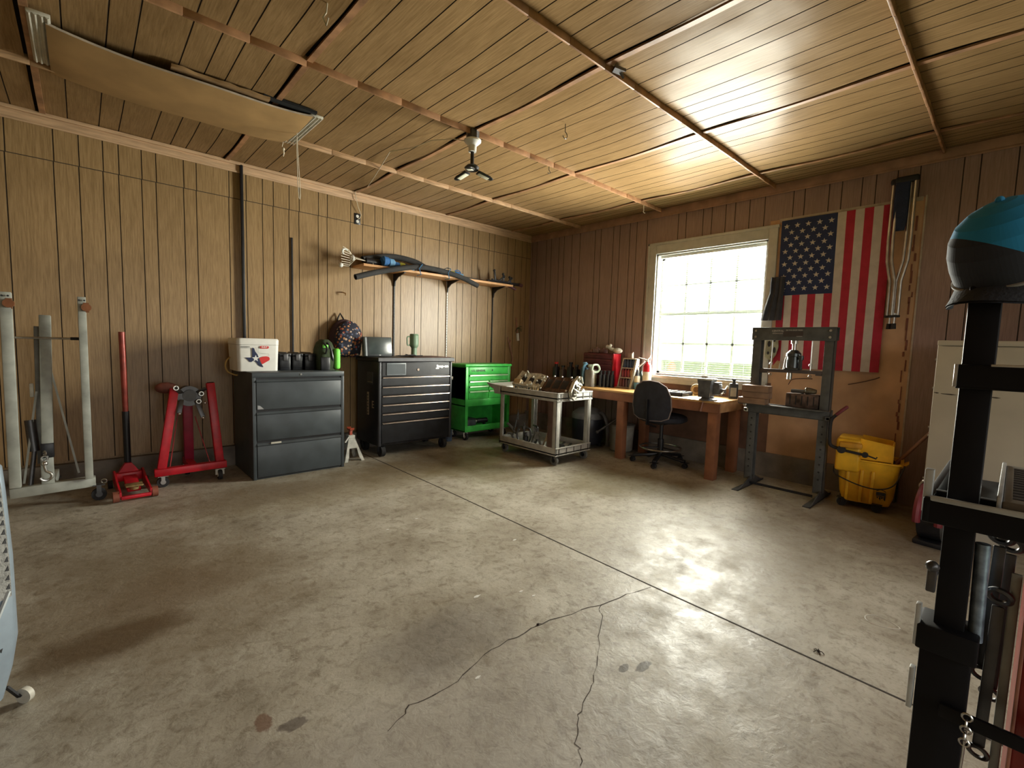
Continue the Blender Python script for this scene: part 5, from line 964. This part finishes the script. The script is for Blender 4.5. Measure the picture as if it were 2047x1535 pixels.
# gasket and wooden piece hung by the window
m = MB(); out = [(1.72, 1.20), (1.71, 1.42), (1.66, 1.43), (1.61, 1.40), (1.60, 1.30), (1.62, 1.22), (1.66, 1.16)]
m.prism([(y, z) for y, z in out], 'x', XB-.05, XB-.044); m.m = 1
for y, z, a, b in ((1.685, 1.33, .016, .03), (1.635, 1.27, .012, .03), (1.64, 1.37, .014, .02), (1.69, 1.24, .012, .016), (1.66, 1.20, .01, .01)): m.prism([(y+a*math.cos(q), z+b*math.sin(q)) for q in [2*PI*k/12 for k in range(12)]], 'x', XB-.0515, XB-.0495)
one(m, 'gasket_plate', [mat('gasket_olive', (.34, .34, .24), .6, var=.2), BLACK], 'olive gasket plate with dark holes hung on the right window casing', 'gasket', (XB-.047, 1.66, 1.16))
m = MB(); m.prism([(1.66, 1.08), (1.60, 1.17), (1.57, 1.16), (1.58, 1.10)], 'x', XB-.06, XB-.045); m.m = 1; m.cyl((XB-.05, 1.575, 1.165), (XB-.06, 1.575, 1.08), .008, n=8); one(m, 'tan_wedge', [mat('wedge_tan', (.48, .30, .15), .6), CREAM], 'tan wooden wedge hanging just below the olive gasket plate', 'wood piece', (XB-.05, 1.62, 1.08))
m = MB(); m.tube(bez([(XB-.01, 1.50, .94), (XB-.015, 1.47, .99), (XB-.012, 1.40, 1.005), (XB-.012, 1.30, 1.01)]), .004, 6); one(m, 'wall_cable', mat('brown_cable', (.10, .05, .035), .6), 'thin brown cable bowed on the tan wall behind the press', 'cable', (XB-.01, 1.4, .94))
m = MB(); m.tube(bez([(XB-.01, 1.02, .98), (XB-.012, .92, 1.01), (XB-.012, .84, 1.04), (XB-.01, .80, 1.06)]), .004, 6); one(m, 'wall_cable', mat('brown_cable', (.10, .05, .035), .6), 'thin brown cable rising to the right just under the flag', 'cable', (XB-.01, .9, .98))
# dark cloth between window and flag
m = MB(); vs = []; n = 9
for i in range(9):
    z = 1.98-.42*i/8; yl = 1.70+.06*max(0, (i-3)/5)**.8+.02; yr = 1.60
    vs += [(XB-.035-.014*math.sin(j*1.9)-.02*(i/8), yl+(yr-yl)*j/n, z) for j in range(n+1)]
f_ = [(i*(n+1)+j, i*(n+1)+j+1, (i+1)*(n+1)+j+1, (i+1)*(n+1)+j) for i in range(8) for j in range(n)]
m.add(vs, f_); m.add([(x+.012, y, z) for x, y, z in vs], f_); one(m, 'hanging_cloth', mat('slate_cloth', (.05, .05, .06), .9, bump=.3), 'dark slate cloth bunched beside the flag at the window edge', 'cloth', (XB-.03, 1.68, 1.56))

# ------------------------------------------------------------------ flag
t = T('american_flag', 'american flag hung vertically on the wall beside the window', 'flag', (XB-.01, 1.24, 1.10))
FR = mat('flag_red', (.42, .02, .045), .85, var=.08, bump=.15, bscale=120); FW = mat('flag_white', (.58, .52, .48), .85, var=.06, bump=.15, bscale=120); FN = mat('flag_navy', (.022, .035, .10), .85, var=.08)
yl, yr, zt, zb, zc = 1.665, .815, 2.515, 1.10, 1.80
def fx(y, z): return XB-.012-.006*math.sin((y-yr)*13)*(.3+(zt-z)*.5)-.004*math.sin(z*4+y*3)
def fy(s, z): k = (zt-z)/(zt-zb); return (yl-.012*k)+((yr-.004*k)-(yl-.012*k))*s
def patch(m, s0, s1, z0, z1, nz=14, ns=3, lift=0):
    vs = [(fx(fy(s0+(s1-s0)*i/ns, z0+(z1-z0)*j/nz), z0+(z1-z0)*j/nz)-lift, fy(s0+(s1-s0)*i/ns, z0+(z1-z0)*j/nz), z0+(z1-z0)*j/nz) for j in range(nz+1) for i in range(ns+1)]
    m.add(vs, [(j*(ns+1)+i, j*(ns+1)+i+1, (j+1)*(ns+1)+i+1, (j+1)*(ns+1)+i) for j in range(nz) for i in range(ns)])
m = MB()
for k in range(13): m.m = k % 2; patch(m, k/13, (k+1)/13, zb, zc if k < 7 else zt)
m.build('stripes', [FR, FW], t, angle=80)
m = MB(); patch(m, 0, 7/13, zc, zt, 10, 8); m.build('canton', FN, t, angle=80)
m = MB(); cw, ch = 7/13, (zt-zc)
for row in range(11):
    nn = 5 if row % 2 == 0 else 4
    for c_ in range(nn):
        s_ = cw*((c_*2+1+(0 if nn == 5 else 1))/10); z = zt-ch*(row+1)/12; y = fy(s_, z); x = fx(y, z)-.0015; R_ = .027
        q = [(x, y-R_*(1 if k % 2 == 0 else .40)*math.sin(PI*k/5), z+R_*(1 if k % 2 == 0 else .40)*math.cos(PI*k/5)) for k in range(10)]
        m.add(q, [tuple(range(10))])
m.build('stars', FW, t, smooth=False)
# crutches
for i, (dx, dy, l) in enumerate([(0, 0, 'left of two aluminium crutches hanging to the right of the flag'), (-.03, -.035, 'right aluminium crutch partly behind the other beside the flag')]):
    t = T('crutch', l, 'crutch', (XB-.06+dx, .765+dy, 1.48), group='crutches hung by the flag'); x = XB-.06+dx; c = .765+dy
    for s_ in (-1, 1): m = MB(); m.tube([(x, c+s_*.055, 2.66), (x, c+s_*.057, 2.2), (x, c+s_*.052, 2.03), (x, c+s_*.02, 1.86), (x, c+s_*.020, 1.58)], .011, 10); m.build('side_tube', STEEL, t)
    m = MB(); m.cyl((x, c, 1.60), (x, c, 1.50), .010, n=10); m.m = 1; m.cyl((x, c, 1.515), (x, c, 1.47), .016, .019, 12); m.m = 0; m.build('lower_leg', [STEEL, RUBBER], t)
    m = MB(); m.box(x-.014, x+.014, c-.036, c+.036, 1.565, 1.585, .006); m.build('clip', RUBBER, t)
    m = MB(); m.box(x-.02, x+.02, c-.075, c+.075, 2.65, 2.70, .016, 3); m.build('underarm_pad', RUBBER, t)
m = MB(); m.M = Matrix.Translation((XB-.085, .755, 2.50)); loft(m, [(.012, .07, .005, -.23), (.03, .095, .01, -.12), (.035, .10, .015, 0), (.035, .095, .015, .18)]); one(m, 'navy_bag', mat('navy_cloth', (.018, .028, .07), .85, bump=.3), 'navy cloth bag hanging between the crutch tubes', 'bag', (XB-.085, .755, 2.27))

# ------------------------------------------------------------------ mop bucket
t = T('mop_bucket', 'yellow wheeled mop bucket with a side-press wringer', 'mop bucket', (4.74, .77, 0), .12)
m = MB()
def bsec(hx, hy, r, z): return (hx*2, hy*2, r, z)
loft(m, [bsec(.135, .155, .05, .055), bsec(.15, .175, .06, .12), bsec(.165, .195, .06, .33), bsec(.172, .205, .06, .395), bsec(.185, .22, .06, .40), bsec(.185, .22, .06, .41), bsec(.165, .2, .055, .41), bsec(.15, .18, .05, .30), bsec(.13, .15, .045, .08)]); 
for y in (-.04, .03, .12): m.box(-.178, -.15, y-.012, y+.012, .07, .33, .008)
m.prism([(-.205, .385), (-.25, .415), (-.25, .405), (-.205, .36)], 'x', -.05, .05); m.build('tub', YELLOW, t)
m = MB(); m.box(-.19, .15, .05, .215, .30, .565, .02, 3); m.build('wringer_press', YELLOW, t)
m = MB(); m.prism([(-.145, .41), (-.145, .545), (.06, .575), (.06, .41)], 'x', -.13, -.118); m.prism([(-.15, .41), (-.145, .55), (.06, .575), (.06, .41)], 'x', .12, .135); m.box(-.13, .13, -.155, -.14, .40, .545, .006); m.build('wringer_basket', YELLOW, t)
m = MB(); m.box(-.235, -.185, .04, .19, .50, .545, .012); m.build('grip', mat('deep_yellow', (.62, .30, .02), .5), t)
m = MB(); m.bar((-.205, .17, .475), (-.205, .0, .455), .014, .02, .003); m.cyl((-.195, .175, .478), (-.22, .175, .478), .03, n=14); m.cyl((-.195, .02, .46), (-.22, .02, .46), .022, n=12); m.tube([(-.205, -.0, .455), (-.205, -.05, .44), (-.205, -.055, .455)], .006, 6); m.build('linkage', BLACK, t)
m = MB(); m.tube(bez([(-.19, .20, .48), (-.195, .25, .50), (-.195, .262, .56), (-.19, .262, .70), (-.18, .225, .76), (-.17, .17, .82)]), .013, 10); m.build('press_handle', BLACK, t)
m = MB(); m.bar((-.184, .235, .75), (-.165, .16, .83), .032, .026, .009); m.build('handle_grip', mat('maroon_grip', (.16, .02, .03), .6), t)
m = MB(); m.tube(bez([(-.10, .225, .31), (-.20, .20, .27), (-.215, .05, .215), (-.215, -.08, .205), (-.20, -.17, .25), (-.15, -.215, .36), (-.12, -.225, .40)]), .005, 6); m.build('bail', BLACK, t)
EM = BLACK; m = MB(); cx0, cz = -.10, .155
m.box(-.1785, -.172, cx0-.03, cx0+.03, cz-.005, cz+.02); m.tube([(-.176, cx0-.03+.06*k/8, cz+.028+.014*math.sin(PI*k/8)) for k in range(9)], .0025, 5); m.box(-.1785, -.172, cx0-.03, cx0+.03, cz-.014, cz-.010)
for k in range(4): m.box(-.1785, -.172, cx0-.026+.014*k, cx0-.018+.014*k, cz-.032+.004*(k % 2), cz-.018)
m.box(-.1785, -.17, cx0-.03, cx0-.022, cz-.04, cz); m.box(-.1785, -.17, cx0-.0, cx0+.006, cz-.04, cz-.02)
m.build('emblem', BLACK, t)
for x, y in ((-.12, .15), (-.14, -.08), (.12, .15), (.12, -.12)): caster(t, x, y, .034, RUBBER, BLACK, 'y', .07)
t = T('mop', 'wet mop with a grimy head and wooden pole standing in the yellow bucket', 'mop', (4.86, .66, .12))
m = MB(); m.cyl((4.86, .66, .30), (4.87, .33, .80), .0125, n=12); m.build('pole', mat('pole_wood', (.40, .22, .16), .5), t)
m = MB(); m.M = Matrix.Translation((4.85, .67, .38)); m.sphere((0, 0, 0), .06, (1, .8, .8), 12, 8)
for k in range(14): a = k*.45; m.tube([(0, 0, .03), (.05*math.cos(a), .05*math.sin(a), .0), (.055*math.cos(a), .055*math.sin(a), -.09)], .009, 5)
m.build('strands', mat('dirty_mop', (.14, .11, .10), .95), t)

# ------------------------------------------------------------------ white steel cabinet
t = T('white_cabinet', 'tall dented off-white metal cabinet at the right wall', 'cabinet', (4.70, -.05, 0))
CW = mat('dented_white_enamel', (.52, .48, .39), .5, var=.06, scale=3, bump=.05, bscale=4)
m = MB(); m.box(4.42, 4.74, -.55, .395, 0, 1.36, .008); m.build('body', CW, t)
m = MB(); m.box(4.402, 4.42, -.545, .392, .012, 1.325, .006); m.build('door', CW, t)
m = MB(); m.box(4.40, 4.43, -.55, .396, 1.33, 1.365, .005); m.build('top_edge', CW, t)
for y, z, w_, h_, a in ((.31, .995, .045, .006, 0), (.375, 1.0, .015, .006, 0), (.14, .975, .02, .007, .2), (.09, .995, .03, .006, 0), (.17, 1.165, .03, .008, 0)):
    m = MB(); m.prism([(y-w_, z-.2*h_), (y-.3*w_, z-h_), (y+w_*.8, z-.3*h_), (y+w_, z+.4*h_), (y-.2*w_, z+.5*h_)], 'x', 4.4005, 4.4025); m.build('dent_shade', mat('dent_shadow', (.07, .055, .04), .8), t)  # dark slivers paint the shade that dents in the door would hold
for z in (1.23, 1.03, .69, .75, .38): m = MB(); m.cyl((4.43, .395, z), (4.43, .402, z), .008, n=10); m.build('screw', STEEL, t)
t = T('red_reel', 'red and black round machine on the floor before the white cabinet', 'machine', (4.17, .30, 0), -.1)
m = MB(); m.cyl((0, -.06, .20), (0, .06, .20), .17, n=28); m.build('drum', BLACK, t)
m = MB(); m.tube(arc((0, .20), .195, .9, 3.3, 12, lambda a, b: (a, .055, b)), .022, 8); m.tube(arc((0, .20), .195, .9, 3.3, 12, lambda a, b: (a, -.055, b)), .022, 8); m.build('guard', mat('dark_red_paint', (.20, .02, .03), .5), t)
m = MB(); m.cyl((-.08, .02, .36), (.0, .06, .40), .03, n=12); m.ring((-.05, .05, .385), (1, .3, .2), .03, .008, 14, 6); m.build('fitting', mat('dull_chrome', (.35, .30, .28), .3, .9), t)
m = MB(); m.box(-.12, .12, -.08, .08, 0, .035, .01); m.build('foot', BLACK, t)

# ------------------------------------------------------------------ black equipment rack in the right foreground (local x runs toward the camera, local y to the right)
t = T('tool_rack', 'black steel rack post with shelf and cross bars at the right edge', 'rack', (1.402, .058, 0), -PI/2)
m = MB(); m.box(-.025, .025, -.025, .025, .0, 1.40, .003); m.build('post', BLACK, t)
m = MB(); m.box(-.042, .042, -.040, .045, .0, .635, .004); m.box(-.05, .05, -.052, .05, .60, .66, .006); m.build('post_sleeve', BLACK, t)
m = MB(); m.box(-.03, .42, -.040, -.026, 1.188, 1.236, .003); m.box(-.03, .42, -.040, .0, 1.185, 1.19, .002); m.build('cross_bar', BLACK, t)
m = MB(); m.box(-.034, -.028, -.044, -.02, 1.188, 1.236, .001); m.box(.02, .32, -.042, -.038, 1.233, 1.238, .001); m.build('bar_highlight', mat('edge_highlight', (.55, .53, .48), .3, .6), t)  # pale strips paint window light catching the bar's end and top edge
m = MB(); m.box(-.05, .50, .03, .05, .905, .945, .004); m.box(-.05, .50, -.06, -.045, .89, .945, .004); m.box(-.06, -.045, -.06, .5, .89, .945, .004); m.box(.48, .5, -.06, .5, .89, .945, .004); m.box(-.05, .5, -.05, .5, .89, .90); m.build('tray', BLACK, t)
m = MB(); m.box(-.048, .49, -.066, -.058, .940, .952, .003); m.build('tray_highlight', mat('pale_clip', (.55, .58, .58), .35, .4), t)  # pale strip paints a highlight along the tray rim
m = MB(); m.box(.0, .5, -.058, -.048, .47, .50, .003); m.build('lower_strap', BLACK, t)
for z in (.985, .68, .53): m = MB(); m.box(-.062 if z > .9 else -.054, -.047 if z > .9 else -.044, -.05, -.03, z-.075, z+.02, .002); m.build('pale_clip', MATS['pale_clip'], t)
m = MB(); m.cyl((-.03, -.055, .785), (-.03, -.095, .79), .008, n=8); m.bar((-.03, -.09, .81), (-.03, -.10, .755), .016, .012, .003); m.sphere((-.03, -.105, .812), .012, n=8, k=6); m.build('clamp_knob', DKSTEEL, t)
t2 = T('slotted_drawer_unit', 'grey slotted metal panel lying on the black rack shelf', 'panel', (1.402, .058, 0), -PI/2)
m = MB(); m.box(.058, .47, -.035, .44, .905, .962, .004); m.m = 1
for i in range(5):
    for j in range(13): m.box(.072+.075*i, .106+.075*i, .0+.031*j, .022+.031*j, .9615, .9635)
m.m = 2
for i in range(5):
    for j in range(13): m.box(.108+.075*i, .114+.075*i, .0+.031*j, .022+.031*j, .962, .967)
m.build('panel', [mat('warm_grey_steel', (.20, .18, .15), .45, .4), BLACK, CREAM], t2)
m = MB(); m.box(.050, .058, -.035, .44, .903, .969, .002); m.build('edge_strip', MATS['pale_clip'], t2)
R0 = Matrix.Translation((1.402, .058, 0)) @ Matrix.Rotation(-PI/2, 4, 'Z')
def rk(m, name, mats, label, cat, loc, group=None):
    l = R0 @ Vector(loc); m.V = [R0 @ v for v in m.V]; return one(m, name, mats, label, cat, tuple(l), group)
m = MB(); m.cyl((.038, .0, .855), (.042, -.0, .64), .0125, n=12); m.M = Matrix(); rk(m, 'blue_tube', mat('galvanised_blue', (.28, .36, .46), .35, .5, var=.3, scale=30), 'galvanised blue-grey tube hanging inside the rack post', 'tube', (.042, 0, .64))
for i, (x, y, z0, z1, r, l) in enumerate([(.058, .06, .56, .865, .024, 'large ring spanner hanging from the rack beside the blue tube'), (.075, .10, .50, .84, .022, 'second ring spanner hanging behind the blue tube'), (.066, .02, .40, .745, .022, 'long dark combination spanner hanging low on the rack')]):
    m = MB(); m.bar((x, y, z0), (x+.005, y, z1-r), .020, .008, .002); m.ring((x+.005, y, z1), (.2, 1, .5), r*.8, .006, 20, 6); m.ring((x, y, z0-.015), (.2, 1, .4), r*.7, .005, 18, 6)
    rk(m, 'ring_spanner', DKSTEEL, l, 'spanner', (x, y, z0), 'spanners hanging on the black rack')
m = MB(); m.tube([(.045, -.065, .47), (.045, -.067, .42), (.043, -.065, .36)], .0025, 6); [m.ring((.045, -.067, .50-.014*k), (k % 2, 1-(k % 2), 0), .008, .002, 10, 5) for k in range(5)]; rk(m, 'small_chain', STEEL, 'short bright chain hooked on the lower rack strap', 'chain', (.045, -.066, .36))
m = MB(); m.bar((.092, .03, .80), (.092, .03, 0), .016, .006, .002); rk(m, 'steel_strip', mat('strip_grey', (.30, .31, .29), .4, .5), 'long pale steel strip standing in the rack beside the red case', 'strip', (.092, .03, 0))
t = T('red_steel_case', 'red steel case standing inside the black rack at the photo edge', 'case', (1.402, .058, 0), -PI/2)
m = MB(); m.box(.112, .46, .0, .36, .0, .80, .008); m.build('body', mat('brick_red_paint', (.26, .02, .012), .35), t)
m = MB(); m.box(.108, .114, -.004, .006, .0, .805, .002); m.build('edge_trim', mat('worn_copper_edge', (.45, .20, .14), .4, .5), t)
RK = mat('matte_rack_black', (.006, .006, .008), .55); RK.node_tree.nodes['Principled BSDF'].inputs['Specular IOR Level'].default_value = .22
for o in bpy.data.objects:
    if o.parent and o.parent.name.startswith('tool_rack'):
        for k, mm in enumerate(o.data.materials):
            if mm is BLACK: o.data.materials[k] = RK
# cap on top of the post
t = T('baseball_cap', 'bright blue baseball cap with dark front panels hung on the rack post', 'cap', (1.432, .035, 1.40), 0)
CB = mat('cap_blue', (.03, .30, .60), .8, bump=.2, bscale=150); CN = mat('cap_charcoal', (.030, .034, .045), .85, bump=.2, bscale=150)
ax = Vector((-.735, .678, 0))
m = MB(); m.M = Matrix.Translation((.012, -.008, .07)) @ Matrix.Rotation(math.atan2(.678, -.735)-PI/2+.25, 4, 'Z') @ Matrix.Rotation(-.50, 4, 'X')
nn = 84; P0 = [(.098, -.035), (.1, 0), (.098, .03), (.09, .06), (.074, .087), (.05, .105), (.025, .114), (.001, .117)]
prof = [(p[0]+(q[0]-p[0])*k/5, p[1]+(q[1]-p[1])*k/5) for p, q in zip(P0, P0[1:]) for k in range(5)]+[P0[-1]]
vs = [(r_*.98*math.cos(2*PI*j/nn), r_*1.08*math.sin(2*PI*j/nn), z) for r_, z in prof for j in range(nn)]
for i in range(len(prof)-1):
    for j in range(nn):
        m.m = 0
        m.add([vs[i*nn+j], vs[i*nn+(j+1) % nn], vs[(i+1)*nn+(j+1) % nn], vs[(i+1)*nn+j]], [(0, 1, 2, 3)])
CM = m.M.copy(); cm_, ct_, cn_, cl_, cb_ = nt('cap_two_tone'); cb_.inputs['Roughness'].default_value = .85
tc = cn_.new('ShaderNodeTexCoord'); dt = cn_.new('ShaderNodeVectorMath'); dt.operation = 'DOT_PRODUCT'; dt.inputs[1].default_value = (0, -.45, 1); cl_.new(tc.outputs['Object'], dt.inputs[0])
cr = cn_.new('ShaderNodeValToRGB'); cr.color_ramp.interpolation = 'CONSTANT'; cr.color_ramp.elements[0].color = (.026, .030, .042, 1); cr.color_ramp.elements[1].position = .066; cr.color_ramp.elements[1].color = (.02, .27, .56, 1)
cl_.new(dt.outputs['Value'], cr.inputs[0]); cl_.new(cr.outputs[0], cb_.inputs['Base Color']); m.build('crown', cm_, t)
m = MB(); m.M = CM; n_ = 14; vs = []
for i in range(6):
    for j in range(n_+1): a = PI*(.10+.80*j/n_); rr_ = 1+.42*i/5; vs.append((.098*math.cos(a)*(1+.10*i/5), .104*math.sin(a)*rr_, -.030-.030*(math.cos(a)**2)*(1+i/5)-.012*(i/5)))
f_ = [(i*(n_+1)+j, i*(n_+1)+j+1, (i+1)*(n_+1)+j+1, (i+1)*(n_+1)+j) for i in range(5) for j in range(n_)]
m.add(vs, f_); m.add([(x, y, z+.005) for x, y, z in vs], f_); m.build('bill', CN, t)
m = MB(); m.M = CM; m.tube([(.098*.99*math.cos(2*PI*j/nn), .098*1.09*math.sin(2*PI*j/nn), -.034) for j in range(nn)], .004, 6, closed=True); m.build('sweatband', mat('band_grey', (.34, .33, .31), .8), t)
m = MB(); m.M = CM; m.sphere((0, 0, .118), .008, n=8, k=6); m.build('button', CB, t)

# ------------------------------------------------------------------ silver-blue appliance at the left edge
t = T('portable_cooler', 'silver-blue wheeled appliance with a grille cut by the left edge', 'appliance', (-.442, 2.136, 0), -.745)
SV = mat('silver_blue_plastic', (.30, .37, .44), .3, .3, var=.06)
SEC = [(.12, .125, .05), (.160, .162, .06), (.176, .182, .16), (.185, .195, .26), (.185, .195, .34), (.187, .193, .525), (.182, .188, .74), (.180, .184, .82), (.165, .17, .85)]
m = MB(); loft(m, [(2*a, 2*b, .035, z) for a, b, z in SEC]); m.build('housing', SV, t)
def wx(z, k=0):
    for p, q in zip(SEC, SEC[1:]):
        if p[2] <= z <= q[2]: return p[k]+(q[k]-p[k])*(z-p[2])/(q[2]-p[2])
    return SEC[-1][k]
m = MB(); n = 16; zz = [.40+.40*i/n for i in range(n+1)]
pl = [[(wx(z)+.003+dx, y, z) for z in zz] for y, dx in ((-.13, 0), (.0, 0), (.10, 0))]+[[(wx(z)+.003, wx(z, 1)-.034, z) for z in zz]]
for a, b in zip(pl, pl[1:]):
    vs = a+b; m.add(vs, [(i, i+1, n+2+i, n+1+i) for i in range(n)])
m.m = 1
for k in range(12): z = .43+.030*k; y = wx(z, 1)-.050; m.prism([(y, z), (y+.012, z-.004), (y+.010, z+.014)], 'x', wx(z), wx(z)+.0042)
m.build('grille', [mat('grille_grey', (.26, .26, .245), .8, bump=1.0, bscale=70), BLACK], t, smooth=False)
m = MB(); m.tube([(wx(.27)+.004, .03, .27), (wx(.33)+.004, .10, .32), (wx(.42)+.003, .152, .42)], .006, 6); m.build('trim_line', mat('pale_trim', (.55, .60, .62), .3, .4), t)
m = MB(); m.prism([(.10, .27), (.145, .33), (.15, .30), (.125, .23)], 'x', .17, .1835); m.build('side_slot', BLACK, t)
for x, y in ((-.08, -.09), (-.08, .12), (.09, -.09)): caster(t, x, y, .025, RUBBER, BLACK, 'x', .055)
m = MB(); m.cyl((.162, .197, .026), (.162, .213, .026), .026, n=20); m.build('caster', CREAM, t)
m = MB(); m.bar((.160, .19, .03), (.14, .17, .08), .016, .006); m.build('caster_fork', BLACK, t)

# ------------------------------------------------------------------ marks and scraps on the floor
m = MB(); m.tube([(2.72+.045*math.cos(a)+.01*math.sin(2*a), .335+.065*math.sin(a), .0) for a in [2*PI*k/28 for k in range(28)]], .0028, 6, closed=True); one(m, 'floor_ring', CREAM, 'thin pale ring lying on the floor near the black rack', 'ring', (2.72, .335, 0))
m = MB()
for a in (.3, 1.2, 2.3, 3.6, 4.8): m.tube([(2.23, .47, .005), (2.23+.011*math.cos(a), .47+.011*math.sin(a), .008), (2.23+.02*math.cos(a), .47+.02*math.sin(a), .001)], .0018, 5)
m.sphere((2.23, .47, .005), .006, n=8, k=6); one(m, 'dry_leaf', mat('dark_leaf', (.03, .02, .014), .9), 'curled dark dry leaf on the floor joint', 'leaf', (2.23, .47, 0))
m = MB(); m.sphere((1.462, 1.365, .003), .007, (1.3, .8, .5), 8, 6); m.tube([(1.466, 1.365, .003), (1.476, 1.358, .003)], .0015, 5); one(m, 'seed_pod', mat('dark_leaf2', (.03, .015, .01), .9), 'small dark seed pod sitting on the floor crack', 'seed pod', (1.462, 1.365, 0))
random.seed(11)
for i, (x, y, l) in enumerate([(1.397, 1.726, 'largest white paint chip, left of the crack on the open floor'), (1.62, 1.55, 'white chip just above the floor crack bend'), (1.60, 1.62, 'white speck beside the floor crack bend'), (2.0, 2.1, 'white speck near the floor joint centre'), (1.45, 2.75, 'white speck on the dark floor before the tool chest'), (1.7, 2.8, 'second white speck before the tool chest'), (1.05, 1.28, 'white chip at the left part of the floor crack'), (2.16, .17, 'cream chip on the joint by the black rack')]):
    m = MB(); s_ = .006+.005*random.random() if i else .014; m.prism([(x-s_*1.6, y-s_*.3), (x-.2*s_, y-.8*s_), (x+1.7*s_, y-.1*s_), (x+.5*s_, y+.5*s_), (x-.8*s_, y+.4*s_)], 'z', 0, .0015); one(m, 'paint_chip', WHITE, l, 'paint chip', (x, y, 0), 'pale chips scattered on the floor')
